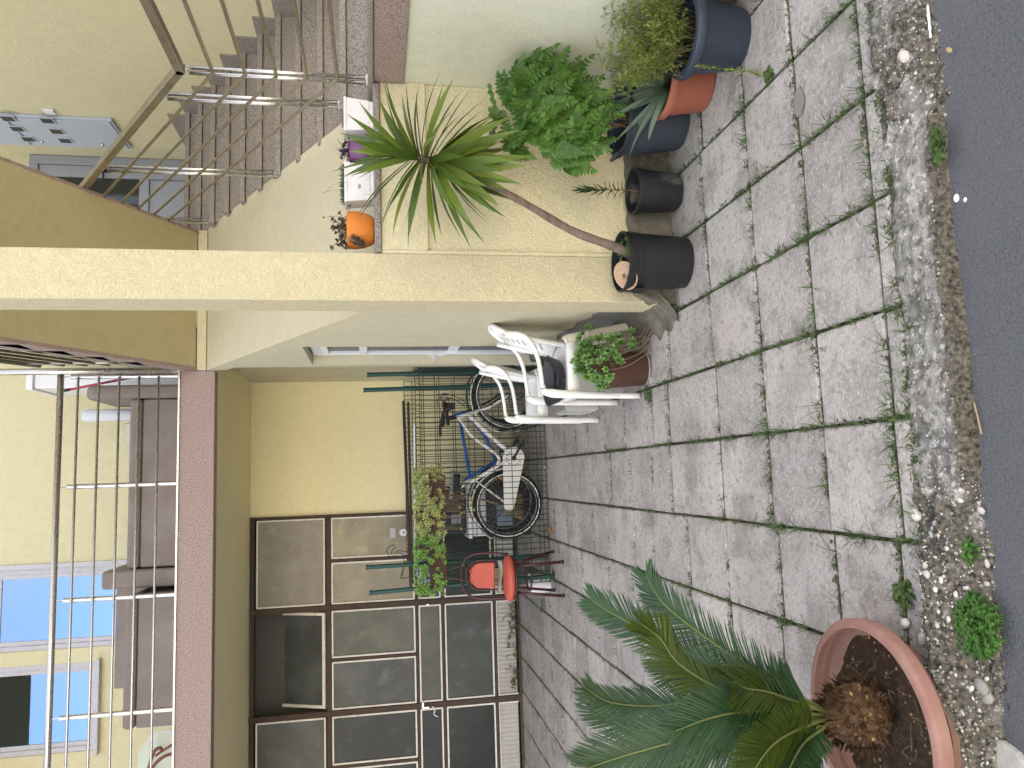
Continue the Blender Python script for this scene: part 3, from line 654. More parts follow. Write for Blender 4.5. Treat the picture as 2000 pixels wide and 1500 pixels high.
mc = thing('meter_cabinet', 'flat grey metal meter cabinet with two rows of vents on the stair wall', 'cabinet', (XS1-.02, 7.1, 3.78))
f = MB(); f.box(XS1-.03, XS1-.001, 6.85, 7.44, 3.78, 5.4); f.build('case', M['cab_grey'], mc, bevel=.004)
f = MB(); f.box(XS1-.042, XS1-.031, 6.87, 7.42, 3.80, 4.62); f.box(XS1-.042, XS1-.031, 6.87, 7.42, 4.64, 5.38); f.build('door', M['cab_grey'], mc, bevel=.003)
for (px, py) in [(15,232),(33,252),(55,272),(92,236),(110,257),(127,275)]:
    p = PX(px, py, XS1-.05); f = MB(); f.box(XS1-.050, XS1-.043, p.y-.055, p.y+.055, p.z-.06, p.z+.06); vo = f.build('vent', M['cab_grey'], mc, bevel=.003)
    f = MB(); f.box(XS1-.053, XS1-.0505, p.y-.04, p.y+.04, p.z-.045, p.z+.045); f.build('vent_grille', mat('vent_grille', (.07, .065, .055), .8, .2) if 'vent_grille' not in bpy.data.materials else bpy.data.materials['vent_grille'], vo)
for (px, py) in [(82,277),(200,283)]:
    p = PX(px, py, XS1-.05); f = MB(); f.ell((XS1-.05, p.y, p.z), .012, .016, .016, 10, 6); f.build('lock', M['chrome'], mc, smooth=True)
sw2 = PX(97, 216, XS1); f = MB(); f.box(XS1-.02, XS1-.001, sw2.y-.04, sw2.y+.04, sw2.z-.04, sw2.z+.04)
tag(f.build('light_switch', M['pvc'], bevel=.004), 'small white wall switch above the meter cabinet edge', 'switch')

# ---- balcony railing
br = thing('balcony_railing', 'stainless steel balcony railing with five thin horizontal bars', 'railing', (-1, YF+.04, ZS+.014))
yr = YF+.05
f = MB(); f.tube([(-6.4, yr, 3.965), (.90, yr, 3.965)], .024, 12); f.build('handrail', M['steel'], br, smooth=True)
for z in (3.83, 3.68, 3.53, 3.385, 3.24):
    f = MB(); f.tube([(-6.4, yr-.024, z), (.86, yr-.024, z)], .0095, 8); f.build('bar', M['steel'], br, smooth=True)
for k in range(8):
    x = .865 - k*.855
    f = MB(); f.tube([(x, yr, ZS+.015), (x, yr, 3.89)], .019, 10); f.tube([(x, yr, 3.89), (x, yr, 3.945)], .005, 6); po = f.build('post', M['steel'], br, autos=40)
    f = MB(); f.lathe([(.001, .010), (.032, .010), (.036, 0)], (x, yr, ZS+.015), 16); f.build('foot_plate', M['steel'], po, smooth=True)
f = MB(); f.tube([(.905, YF+.02, ZS+.016), (.905, YF+.02, 5.2)], .026, 10); dp = f.build('corner_post', M['steel'], br, smooth=True)
# ---- stair railing
sr = thing('stair_railing', 'polished steel stair railing turning from the landing up the flight', 'railing', (2.07, 3.85, 1.557))
XR, YR = 2.065, 3.84; sl1 = .157/.258
def along(z0, y1=6.95): return [(XR, 2.4, z0), (XR, YR, z0), (XR, y1, z0 + (y1-YR)*sl1)]
f = MB()
for (p, q) in ((along(2.49)[0], along(2.49)[1]), (along(2.49)[1], along(2.49)[2])):
    p = V(p); q = V(q); d = (q-p).normalized(); sd_ = d.cross(V((0,0,1))).normalized(); up = sd_.cross(d)
    f.obox((p+q)/2, d*((q-p).length/2+.02), sd_*.024, up*.022)
f.build('handrail', M['brass_steel'], sr, bevel=.005)
for z in (2.325, 2.17, 2.02, 1.87, 1.72):
    a3 = along(z); f = MB(); f.tube([(XR-.024, 2.4, z), (XR-.024, YR-.026, z)], .0095, 8); f.tube([(XR-.024, YR-.026, z), (XR-.024, a3[2][1], a3[2][2])], .0095, 8); f.build('bar', M['brass_steel'], sr, autos=40)
for k, (y, zb) in enumerate([(2.45, 1.563), (3.87, 1.563), (4.16, nz(1)), (5.20, nz(4)), (6.22, nz(8)), (6.9, nz(10))]):
    zt = 2.49 + max(0, y-YR)*sl1 - .06; f = MB()
    for o_ in (-.012, .012): f.tube([(XR+.012+o_*1.2, y, zb+.002), (XR+.012+o_*1.2, y, zt)], .0108, 10)
    f.tube([(XR+.012, y, zt-.002), (XR+.012, y, zt+.045)], .005, 6)
    po = f.build('post', M['steel'], sr, smooth=True)
    f = MB(); f.lathe([(.001, .012), (.034, .012), (.038, 0)], (XR+.012, y, zb+.002), 16); f.build('foot_plate', M['steel'], po, smooth=True)
# ---- railing of the upper flight, seen almost from its foot
ur = thing('upper_railing', 'dark weathered railing running up the edge of the upper flight', 'railing', (.93, 6.3, 3.3))
for j, o_ in enumerate((.30, .46, .62, .78, .95)):
    f = MB(); f.tube([(.935+.0*j, 6.30, zs(6.30)+.12+o_), (.935, ye, zs(ye)+.2+o_)], .011 if j < 4 else .02, 8); f.build('bar' if j < 4 else 'handrail', M['brass_steel'], ur, smooth=True)
for k in range(4):
    y = 6.2 - k*.8; f = MB(); f.tube([(.94, y, zs(y)+.14), (.94, y, zs(y)+1.1)], .016, 8); f.build('post', M['brass_steel'], ur, smooth=True)

# ---- the house across the road, sunlit; it is what the windows and the court look out on
nb = thing('neighbour_house', 'cream house across the road facing the courtyard', 'house', (0, -11, -.07))
w = MB(); w.box(-14, 14, -19, -11, -.07, 6.8); w.build('wall', M['bright_render'], nb)
w = MB(); w.prism([(-19.5, 6.8), (-10.8, 6.8), (-15, 8.6)], 0, -14.4, 14.4); w.build('roof', M['terra'], nb)
for x in (-9, -5.5, -2, 1.5, 5, 8.5):
    for z in (.9, 3.8):
        f = MB(); f.box(x-.65, x+.65, -11.0, -10.96, z, z+1.4); fo_ = f.build('window', M['alu'], nb); f = MB(); f.box(x-.57, x+.57, -10.959, -10.95, z+.08, z+1.32); f.build('pane', M['glass_dark'], fo_)

# ================================================================== PLANTS
UP = V((0,0,1))
def rdir(r, zlo=-1, zhi=1):
    z = r.uniform(zlo, zhi); a = r.uniform(0, 2*PI); q = math.sqrt(max(0, 1-z*z)); return V((q*math.cos(a), q*math.sin(a), z))
def rosette(mb, p, up, s, n=11, r=R, open_=.9, wid=.46):
    up = V(up).normalized(); e1 = up.orthogonal().normalized(); e2 = up.cross(e1); a0 = r.uniform(0, 6)
    pf = lambda t: [.35, .8, 1.0, .55][min(3, int(t*4))] if t < 1 else .12
    for ring, (m, tilt, L) in enumerate(((max(4, n*6//11), open_, 1.0), (max(3, n-n*6//11), open_*.45, .72))):
        for k in range(m):
            a = a0 + 2*PI*(k + .5*ring)/m + r.uniform(-.15, .15); o = e1*math.cos(a) + e2*math.sin(a)
            t = tilt + r.uniform(-.15, .15); d = up*math.cos(t) + o*math.sin(t); nn = up*math.sin(t) - o*math.cos(t)
            mb.blade(p, d, nn, s*L*r.uniform(.85, 1.1), s*wid, pf, r.uniform(-.25, .2), 3, .28)
def pot(parent, c, prof, m, name='pot', n=40, sx=1, sy=1, rot=0, thick=.006):
    """prof: outer (r, z) from the base up to the lip; the inner wall is added"""
    out = list(prof); inn = [(max(r-thick, .001), z) for r, z in reversed(prof)]
    inn[-1] = (inn[-1][0], inn[-1][1]+thick)
    mb = MB().lathe([(.001, prof[0][1])] + out + inn + [(.001, prof[0][1]+thick)], c, n, sx, sy, rot)
    return mb.build(name, m, parent, autos=50)
def soil(parent, c, r, z, m='soil', sx=1, sy=1, amp=.008):
    mb = MB(); c = V(c); n = 30
    rows = [(.001, z)] + [(r*k/6, z) for k in range(1, 7)]
    vs = []
    for q, (ra, zz) in enumerate(rows):
        for k in range(n):
            a = 2*PI*k/n; x, y = ra*sx*math.cos(a), ra*sy*math.sin(a)
            vs.append(c + V((x, y, zz + amp*MN.noise(V(((c.x+x)*22, (c.y+y)*22, 1)))*(1 if q < 6 else .3))))
    mb.add(vs, [(i*n+k, i*n+(k+1) % n, (i+1)*n+(k+1) % n, (i+1)*n+k) for i in range(6) for k in range(n)])
    return mb.build('soil', M[m], parent, smooth=True)

# ---- sago palm in its wide faded terracotta bowl
c = V((-.775, 2.15, 0))
sp = thing('potted_sago_palm', 'sago palm with stiff dark fronds in a wide faded terracotta bowl', 'potted palm', (c.x, c.y, .002))
ob = pot(sp, c, [(.235, .002), (.262, .06), (.272, .066), (.276, .082), (.298, .085), (.302, .118), (.297, .126), (.285, .128)], M['terra_pale'], n=64, thick=.012)
soil(sp, c, .268, .062, amp=.03)
cc = V((PY(1640, 1397, 2.17).x, 2.17, .145))
r = random.Random(3); mb = MB()
mb.ell(cc, .088, .088, .105, 22, 14, .06, r)
for _ in range(420):
    d = rdir(r, -.5, 1); p = cc + V((d.x*.085, d.y*.085, d.z*.10))
    mb.blade(p, d + V((0, 0, r.uniform(.2, 1.2))), d, r.uniform(.02, .045), r.uniform(.006, .014), None, r.uniform(-.6, .3), 2)
mb.build('trunk', M['caudex'], sp)
mb = MB()
for _ in range(11):
    d = rdir(r, -.2, .9); d.y = -abs(d.y); p = cc + V((d.x*.088, d.y*.088, d.z*.103)); mb.ell(p, .007, .006, .004, 7, 4, .25, r)
for _ in range(60):
    a = r.uniform(0, 2*PI); q = r.uniform(.11, .25); p = c + V((q*math.cos(a), q*math.sin(a), .07)); s_ = r.uniform(.4, 1); mb.ell(p, .006*s_, .005*s_, .003*s_, 6, 3, .3, r)
mb.build('chips', M['chip'], sp)['kind'] = 'stuff'
mb = MB()
for _ in range(16):
    a = r.uniform(-2.2, .6); q = r.uniform(.10, .23); p = c + V((q*math.cos(a), q*math.sin(a), .074))
    mb.tube(bez([p, p + V((r.uniform(-.03, .03), r.uniform(-.03, .03), .012)), p + V((r.uniform(-.06, .06), r.uniform(-.06, .06), 0))], 6), .0009, 4)
mb.build('roots', M['stem'], sp)['kind'] = 'stuff'
def frond(pix, ys_, m, face, L0=.15, dens=74, wid=1, roll=0.0, up_b=.5, half=None, droop=.35, seed=0):
    """midrib through photo pixels at the given depths; face: direction the upper side looks"""
    r = random.Random(100+seed); P = bez([PY(x, y, d) for (x, y), d in zip(pix, ys_)], 40)
    P = [cc + V((0, 0, .07)) + (P[0]-cc-V((0, 0, .07)))*.35] + P
    mb = MB(); mb.tube(P, [.0060*(1-.75*i/len(P)) for i in range(len(P))], 6)
    ro = mb.build('frond', M['rachis'], sp, smooth=True)
    mb = MB(); n = len(P)
    dens = int(dens*1.35)
    for k in range(dens):
        t = .05 + .945*k/dens; u = t*(n-1); i = min(int(u), n-2); p = P[i].lerp(P[i+1], u-i); T = (P[i+1]-P[i]).normalized()
        f = V(face); f = (f - T*f.dot(T)).normalized(); f = Matrix.Rotation(roll, 3, T) @ f; sd = T.cross(f)
        ln = L0*(.42 + .58*math.sin(PI*min(1, .16+t*.80))**.7)*(1 if t < .93 else .72)
        for s_ in (-1, 1):
            if half and s_ != half and r.random() < .0: continue
            ang = 1.08 - .62*t + r.uniform(-.05, .05)
            d = (sd*s_*math.sin(ang) + T*math.cos(ang) + f*(up_b*.5 + r.uniform(-.05, .05))).normalized()
            nv = f if up_b < 1 else V((0, -.8, .6)) + sd*s_*.5
            mb.blade(p - nv*.003, d, nv - d*nv.dot(d), ln*r.uniform(.93, 1.05), .0062, lambda q: 1-.3*q if q < .75 else (1-q)*3.0+.05, droop + r.uniform(-.1, .1), 4, .22)
    mb.build('leaflets', m, ro)
sg, sy = M['sago'], M['sago_y']
frond([(1575,1368),(1543,1354),(1415,1271),(1312,1194),(1278,1154),(1262,1122)], [2.17,2.2,2.34,2.46,2.52,2.54], sg, (-.85,.1,.35), .12, 84, 0, 1.3, seed=1)
frond([(1580,1372),(1440,1332),(1330,1275),(1240,1222),(1187,1193),(1155,1172)], [2.2,2.34,2.48,2.6,2.66,2.70], sg, (-.8,.1,.4), .135, 84, 0, 1.2, seed=2)
frond([(1578,1378),(1500,1366),(1423,1354),(1330,1300),(1290,1248),(1252,1218)], [2.15,2.2,2.26,2.34,2.38,2.40], sy, (-1,.0,-.12), .135, 90, 0, 2.6, droop=.5, seed=3)
frond([(1586,1381),(1540,1366),(1500,1352),(1455,1344),(1432,1330)], [2.12,2.11,2.10,2.09,2.06], sy, (-1,.0,-.05), .15, 84, 0, 2.6, droop=.5, seed=4)
frond([(1570,1388),(1460,1382),(1352,1373),(1267,1379),(1190,1371),(1143,1343)], [2.22,2.38,2.5,2.58,2.62,2.63], sg, (.1,-.55,.8), .12, 76, 0, .45, seed=5)
frond([(1575,1402),(1520,1408),(1415,1422),(1301,1453),(1201,1482),(1150,1500)], [2.14,2.16,2.22,2.28,2.32,2.33], sg, (-.1,-.75,.65), .165, 92, 0, .35, seed=6)
frond([(1590,1412),(1550,1428),(1515,1450),(1490,1478),(1470,1510)], [2.10,2.06,2.02,1.99,1.97], sy, (-.2,-.75,.6), .125, 90, 0, .1, droop=.4, seed=7)
frond([(1605,1424),(1570,1452),(1545,1495),(1530,1530)], [2.12,2.08,2.04,2.02], sg, (0,-.6,.8), .10, 50, 0, .5, seed=8)
frond([(1575,1395),(1450,1395),(1330,1420),(1250,1425),(1180,1398),(1150,1372)], [2.24,2.42,2.58,2.70,2.74,2.74], sg, (0,-.4,.9), .12, 76, 0, .4, seed=9)
frond([(1600,1415),(1560,1460),(1500,1540),(1450,1620)], [2.2,2.24,2.28,2.3], sg, (0,-.4,.9), .16, 70, 0, .4, seed=10)
frond([(1560,1370),(1480,1340),(1400,1322),(1330,1310),(1290,1290)], [2.2,2.26,2.32,2.38,2.42], sg, (-.2,-.3,.9), .13, 64, 0, .4, seed=11)

frond([(1580,1400),(1500,1420),(1400,1460),(1300,1505),(1230,1540)], [2.2,2.3,2.42,2.5,2.54], sg, (0,-.5,.85), .14, 80, 0, .35, seed=12)
frond([(1585,1395),(1520,1388),(1440,1392),(1380,1405),(1320,1428)], [2.12,2.10,2.10,2.10,2.10], sg, (.2,-.6,.75), .13, 70, 0, .3, seed=13)
frond([(1590,1408),(1560,1440),(1530,1480),(1490,1530)], [2.16,2.16,2.16,2.16], sg, (.1,-.6,.8), .15, 70, 0, .3, seed=14)

# ---- yucca in a black bucket
c = V((1.025, 3.55, .002)); r = random.Random(21)
yk = thing('potted_yucca', 'spiky yucca with a bare leaning trunk in a tall black bucket', 'potted plant', c)
bk = pot(yk, c, [(.122, 0), (.128, .004), (.142, .255), (.147, .257), (.148, .268), (.144, .27), (.144, .285), (.150, .287), (.152, .30), (.147, .302), (.148, .322), (.152, .325), (.152, .334), (.148, .336)], M['blackpot'], 'bucket')
soil(yk, c, .138, .265)
h = MB()
for sx in (1,): h.obox(c + V((-.152, -.03, .262)), (.008, 0, 0), (0, .028, 0), (0, 0, .03))
h.build('handle_lug', M['blackpot'], bk, bevel=.004)
T = bez([(c.x+.02, c.y, .25), PY(1195, 480, 3.48), PY(1120, 452, 3.46), PY(1030, 400, 3.42), PY(960, 362, 3.40), PY(905, 340, 3.38), PY(850, 318, 3.37), PY(800, 303, 3.36)], 30)
mb = MB(); mb.tube(T, [.025-.009*min(1, i/14) + .0015*math.sin(i*1.9) for i in range(len(T))], 12); mb.build('trunk', M['bark'], yk, smooth=True)
mb = MB(); mb2 = MB()
top = T[-1]; axd = (T[-1]-T[-4]).normalized()
ga = 2.39996
for k in range(84):
    t = k/84; th = .22 + 2.35*(t**.8); a = k*ga
    e1 = axd.orthogonal().normalized(); e2 = axd.cross(e1)
    d = axd*math.cos(th) + (e1*math.cos(a) + e2*math.sin(a))*math.sin(th) + V((r.uniform(-.1, .1), r.uniform(-.1, .1), r.uniform(-.1, .1)))
    d.normalize()
    if d.y > .30: d.y = .30*r.random(); d.normalize()
    p = top - axd*(.16*t) + d*.012
    nn = (axd + d*.2) if th < 1.3 else (V((0, -.4, 1)) if r.random() < .5 else axd)
    L = r.uniform(.31, .42)*(1 if t > .12 else .8)
    (mb2 if r.random() < .30 else mb).blade(p, d, nn, L, r.uniform(.040, .054), lambda q: (.55+.9*q if q < .45 else (.955 if q < .6 else max(.03, (1-q)/.42))), r.uniform(.05, .45), 8, .22, r.uniform(-.4, .4))
for k in range(15):
    d = V((r.uniform(-.75, .55), r.uniform(-.6, -.15), -r.uniform(.5, 1))).normalized()
    mb2.blade(top - axd*r.uniform(.06, .2), d, V((r.uniform(-.3, .3), -1, .5)), r.uniform(.26, .40), r.uniform(.040, .054), lambda q: (.55+.9*q if q < .45 else (.955 if q < .6 else max(.03, (1-q)/.42))), r.uniform(-.1, .3), 8, .18, r.uniform(-.3, .3))
cr = mb.build('leaves', M['yucca'], yk, smooth=True); mb2.build('young_leaves', M['yucca_pale'], yk, smooth=True)
mb = MB()
for _ in range(26):
    a = r.uniform(0, 6.28); q = r.uniform(.06, .13); p = c + V((q*math.cos(a), q*math.sin(a)*.9, .27 + r.uniform(0, .06))); d = rdir(r, .1, 1)
    for s_ in range(3): mb.blade(p, rdir(r, -.1, .6), UP, .032, .024, None, .3, 2, .15)
mb.build('clover', M['clover'], yk)['kind'] = 'stuff'
sc = thing('pot_saucer', 'small terracotta saucer wedged upright inside the black yucca bucket', 'saucer', (c.x-.07, c.y-.03, .32))
mb = MB(); Mx = Matrix.Rotation(rad(-28), 3, 'Y') @ Matrix.Rotation(rad(24), 3, 'X')
m2 = MB().lathe([(.001, 0), (.052, 0), (.068, .022), (.074, .024), (.071, .027), (.062, .022), (.050, .006), (.001, .006)], (0,0,0), 32)
mb.v = [tuple(V((c.x-.075, c.y-.045, .315)) + Mx @ V(p)) for p in m2.v]; mb.f = m2.f; mb.m = m2.m
mb.build('dish', mat('worn_terracotta', (.42, .28, .19), .8, .2, [('noise', 14, (.5, .38, .28), .45, .7, .6, 5)]), sc, smooth=True)

# ---- small sapling in a scuffed black pot
c = V((1.405, 3.585, .002)); r = random.Random(8)
po = thing('potted_sapling', 'young narrow leaved sapling in a scuffed low black pot', 'potted plant', c)
ob = pot(po, c, [(.082, 0), (.098, .02), (.108, .16), (.114, .22), (.119, .223), (.119, .24), (.114, .242)], M['scuffpot'])
soil(po, c, .107, .175)
tp = PY(1135, 371, c.y - .02)
S = bez([c + V((0.0, 0, .175)), c + V((.004, -.005, .30)), tp], 16); mb = MB(); mb.tube(S, [.0042-.0028*i/16 for i in range(17)], 6); mb.build('stem', M['stem'], po, smooth=True)
mb = MB()
for k in range(54):
    t = .34 + .66*(k/54)**.85; u = t*16; i = min(15, int(u)); p = S[i].lerp(S[i+1], u-i); a = k*ga; th = 1.35 - .9*t**3
    d = V((math.cos(a)*math.sin(th), math.sin(a)*math.sin(th)*.8, math.cos(th)))
    mb.blade(p, d, UP, .055 if t > .45 else .04, .011, None, -.25 if t > .7 else .4, 4, .2)
mb.build('leaves', M['darkleaf'], po)

# ---- big fern like shrub in a slate tub with a loop handle
c = V((1.745, 3.50, .002)); r = random.Random(31)
po = thing('potted_shrub', 'bright green bushy fern in a dark tub with a square loop handle', 'potted plant', c)
tb = pot(po, c, [(.130, 0), (.140, .02), (.160, .16), (.174, .30), (.186, .308), (.188, .322), (.180, .328)], M['tubpot'], 'tub', thick=.008)
soil(po, c, .160, .235, amp=.03)
h = MB(); hp_ = [c + V((-.165, -.06, .315)), c + V((-.215, -.085, .37)), c + V((-.225, -.02, .38)), c + V((-.18, .02, .325))]
h.tube(hp_, .009, 6); h.build('handle', M['tubpot'], tb)
mb = MB(); st_ = MB()
C0 = V((1.735, 3.41, .74))
lumps = [(1045,135,3.42,.085),(1030,180,3.38,.10),(1105,175,3.34,.10),(1075,225,3.33,.11),(1135,262,3.30,.085),(1090,300,3.36,.08),(1035,245,3.40,.09),(1145,205,3.30,.085),(1000,185,3.46,.07),(1010,280,3.46,.05),(1120,320,3.38,.055),(1055,105,3.46,.05)]
for (lx, ly, ld, lr) in lumps:
    lc = PY(lx, ly, ld)
    for k in range(int(180*lr)):
        q = rdir(r); q.y = -abs(q.y)*.8; s0 = lc + q*lr*r.uniform(.1, .95)
        d = (q*.7 + V((r.uniform(-.6, .6), -.35, r.uniform(-.9, .25)))).normalized(); L = r.uniform(.11, .19); n = 8; P = [s0 - d*L*.4]
        for i in range(n):
            P.append(P[-1] + d*(L/n)); d = (d + V((0, -.02, -.09))).normalized()
            if P[-1].y > 3.68: P[-1].y = 3.68
        st_.tube(P, .0011, 4, cap=False)
        nv = V((r.uniform(-.35, .35), -1, r.uniform(.3, .9)))
        for i in range(1, n+1):
            T = (P[i]-P[i-1]).normalized(); sd = T.cross(nv).normalized(); w_ = .056*(1 - .6*(i/n)**1.6)
            for s_ in (-1, 1):
                dd = (sd*s_*.9 + T*.5).normalized()
                mb.blade(P[i], dd, nv + V((r.uniform(-.35, .35), r.uniform(-.3, .3), r.uniform(-.3, .3))), w_*r.uniform(.85, 1.15), w_*.56, lambda t: [.55, 1, .86, .62, .05][min(4, int(t*4.99))], .4, 4, .16)
        mb.blade(P[-1], P[-1]-P[-2], nv, .035, .02, None, .3, 4, .1)
for k in range(3):      # thin stragglers rising at the back
    b0 = PY(1000, 230, 3.5); P = bez([b0, b0 + V((.0, 0, .06)), b0 + V((-.10 + .12*k, 0, .10))], 8); st_.tube(P, .0012, 4)
    for q in P[2:]:
        for s_ in (-1, 1): mb.blade(q, V((s_*.8, -.3, .4)), V((0, -1, .3)), .032, .024, None, .2, 3, .1)
mb.build('foliage', M['fern'], po); 
for k in range(7):
    st_.tube(bez([c + V((r.uniform(-.06, .04), r.uniform(-.06, .05), .22)), c + V((r.uniform(-.05, .03), r.uniform(-.05, .02), .38)), C0 + V((r.uniform(-.06, .06), r.uniform(-.05, .05), -.1))], 8), .004, 5)
st_.build('stems', M['stem'], po)

# ---- aloe in a terracotta plastic pot
c = V((1.80, 3.20, .002)); r = random.Random(17)
po = thing('potted_aloe', 'grey green aloe with curling leaves in a terracotta plastic pot', 'potted plant', c)
pot(po, c, [(.130, 0), (.136, .012), (.150, .12), (.152, .124), (.156, .185), (.176, .188), (.180, .212), (.172, .222), (.164, .222)], M['terra'], thick=.010)
soil(po, c, .148, .17, amp=.014)
mb = MB()
for k in range(24):
    a = k*ga; th = .12 + .85*r.random(); d = V((math.cos(a)*math.sin(th) - .14, math.sin(a)*math.sin(th), math.cos(th)))
    if d.y > .5: d.y = .4
    mb.blade(c + V((-.02 + .02*math.cos(a), .02 + .02*math.sin(a), .17)), d, V((-.4 - d.x*.3, -1, .5)), r.uniform(.22, .38), r.uniform(.032, .048), lambda t: (1 - t)**.7 + .03, r.uniform(.2, 1.5), 9, .25, r.uniform(-.5, .5))
mb.build('leaves', M['aloe'], po, smooth=True)

# ---- navy pot with a feathery yellow green bush
c = V((1.805, 2.85, .002)); r = random.Random(41)
po = thing('potted_feathery_bush', 'large navy plastic pot holding a sparse feathery yellow green bush', 'potted plant', c)
pot(po, c, [(.118, 0), (.126, .012), (.150, .20), (.160, .212), (.170, .215), (.176, .235), (.170, .252), (.160, .255), (.152, .245)], M['bluepot'], thick=.012, n=56)
soil(po, c, .142, .19, amp=.016)
mb = MB(); st_ = MB()
for k in range(58):
    p0 = c + V((r.uniform(-.10, .12), r.uniform(-.06, .13), .19)); a = r.uniform(0, 6.28); d = V((math.cos(a)*.45, math.sin(a)*.4 + .12, 1)).normalized(); P = [p0]; L = r.uniform(.24, .44)
    for i in range(9):
        P.append(P[-1] + d*(L/9)); d = (d + V((r.uniform(-.16, .16), r.uniform(-.16, .16), -.07))).normalized()
    st_.tube(P, .0011, 4, cap=False)
    for i in range(3, 10):
        for s_ in range(5):
            q = rdir(r, -.3, .7); p1 = P[i] + q*r.uniform(.02, .06); st_.tube([P[i], p1], .0006, 3, cap=False)
            for w_ in range(6):
                e = rdir(r); mb.blade(P[i].lerp(p1, r.uniform(.3, 1)), (q+e).normalized(), UP, r.uniform(.010, .019), .005, None, 0, 2)
P = bez([c + V((-.14, -.05, .25)), c + V((-.175, -.075, .20)), c + V((-.185, -.085, .09)), c + V((-.21, -.12, .02)), c + V((-.25, -.17, .012))], 18); st_.tube(P, .0013, 4)
for i in range(3, 19):
    for w_ in range(9):
        mb.blade(P[i], rdir(r), UP, r.uniform(.01, .022), .006, None, 0, 2)
mb.build('foliage', M['feather'], po); st_.build('stems', M['greenstem'], po)
mb = MB(); rosette(mb, c + V((-.10, -.10, .225)), (-.2, -.4, 1), .032, 14, r); mb.build('dry_rosette', M['succ_grey'], po)

# ---- trailing succulent in a rusty tin by the white chairs
c = V((.575, 4.19, .002)); r = random.Random(51)
po = thing('potted_succulent', 'trailing green succulent spilling over a rusty brown tin by the near chair', 'potted plant', c)
po['label'] = 'trailing green succulent spilling over a rusty brown tin below the chair with the pan'
pot(po, c, [(.092, 0), (.096, .003), (.112, .235), (.117, .24), (.113, .246)], M['rustpot'], 'tin', thick=.004)
mb = MB(); mb.lathe([(.094, .002), (.101, .004), (.101, .013), (.094, .014)], c, 36); mb.build('base_ring', M['stonegrey'], po, smooth=True)
soil(po, c, .106, .215)
mb = MB(); st_ = MB()
for k in range(105):
    a = r.uniform(0, 6.28); el = r.uniform(-.15, 1.3); rad_ = r.uniform(.10, .19)
    d = V((math.cos(a)*math.cos(el)*1.05 + .22, math.sin(a)*math.cos(el)*.75 - .12, math.sin(el)))
    p = c + V((.03, -.01, .25)) + d*rad_; 
    if p.x > .87: p.x = .87
    rosette(mb, p, d + V((0, -.5, .3)), r.uniform(.028, .040), 12, r)
    if k % 2 == 0: st_.tube(bez([c + V((r.uniform(-.05, .05), r.uniform(-.05, .05), .22)), c + V((0, 0, .27)) + d*rad_*.5, p], 6), .0022, 5, cap=False)
for k in range(16):        # runners down the side towards the wall
    x = r.uniform(.02, .20); p = c + V((x, -.10 - r.uniform(0, .05), r.uniform(.10, .24)))
    rosette(mb, p, (.2, -.9, .4), .036, 12, r)
    st_.tube(bez([c + V((x*.4, -.09, .245)), c + V((x*.8, -.125, .18)), p], 6), .0024, 5)
for k in range(5): st_.tube(bez([c + V((-.02+.03*k, -.112, .24)), c + V((.0+.04*k, -.128, .15)), c + V((.05+.03*k, -.13, .06)), c + V((.08+.05*k, -.15, .015))], 10), .0028, 5)
mb.build('foliage', M['succ'], po); st_.build('stems', M['stem'], po)

# ---- pots along the granite ledge
LZ = 1.5402; LY = 3.80
def trough(name, label, x0, x1, cat='planter'):
    c = V(((x0+x1)/2, LY, LZ)); t = thing(name, label, cat, c); w_ = x1-x0
    mb = MB(); h_ = .145; a, b = w_*.41, w_*.5; ya, yb = .05, .062
    lev = [(a, ya, 0), (a, ya, .018), (a*1.01+.002, ya+.003, .02), (b*.965, yb*.95, h_-.014), (b, yb, h_-.013), (b, yb, h_), (b-.008, yb-.008, h_), (a*.9, ya*.85, h_-.04)]
    vs = []
    for (xx, yy, z) in lev: vs += [c + V((sx*xx, sy*yy, z)) for sx, sy in ((-1,-1),(1,-1),(1,1),(-1,1))]
    fs = [(3, 2, 1, 0)] + [(i*4+k, i*4+(k+1) % 4, (i+1)*4+(k+1) % 4, (i+1)*4+k) for i in range(len(lev)-1) for k in range(4)] + [tuple(range(len(vs)-4, len(vs)))]
    mb.add(vs, fs); mb.build('trough', M['marble_pot'], t, bevel=.003); 
    s = MB(); s.box(c.x-a*.97, c.x+a*.97, c.y-ya*.8, c.y+ya*.8, LZ+h_-.05, LZ+h_-.022); s.build('soil', M['soil'], t)
    return t, c
t, c = trough('white_planter', 'white marbled trough planter next to the purple pot, needle seedlings on top', 1.365, 1.575)
r = random.Random(61); mb = MB()
for _ in range(330):
    p = c + V((r.uniform(-.09, .09), r.uniform(-.05, .05), .125)); mb.blade(p, V((r.uniform(-.3, .3), r.uniform(-.3, .3), 1)), V((0, -1, 0)), r.uniform(.03, .052), .004, None, .1, 2)
mb.build('seedlings', M['spruce'], t)
mb = MB(); mb.tube(bez([c + V((-.02, 0, .14)), c + V((-.03, -.01, .20)), c + V((-.05, -.02, .26))], 8), .0007, 4); mb.tube(bez([c + V((.02, 0, .14)), c + V((.0, -.01, .20)), c + V((-.06, -.02, .25))], 8), .0007, 4); mb.build('dry_twig', M['stem'], t)
mb = MB(); mb.box(c.x-.035, c.x-.012, c.y-.0575, c.y-.0555, LZ+.072, LZ+.076); mb.box(c.x-.033, c.x-.014, c.y-.0575, c.y-.0555, LZ+.066, LZ+.069); mb.build('stamp', M['ink'], t)
t, c = trough('white_planter', 'white marbled trough planter on the ledge against the stair landing', 1.735, 1.915)
mb = MB()
for _ in range(26): mb.blade(c + V((r.uniform(-.07, .07), r.uniform(-.04, .04), .12)), rdir(r, .3, 1), UP, r.uniform(.02, .04), .01, None, .4, 3, .2)
mb.build('seedlings', M['darkleaf'], t)
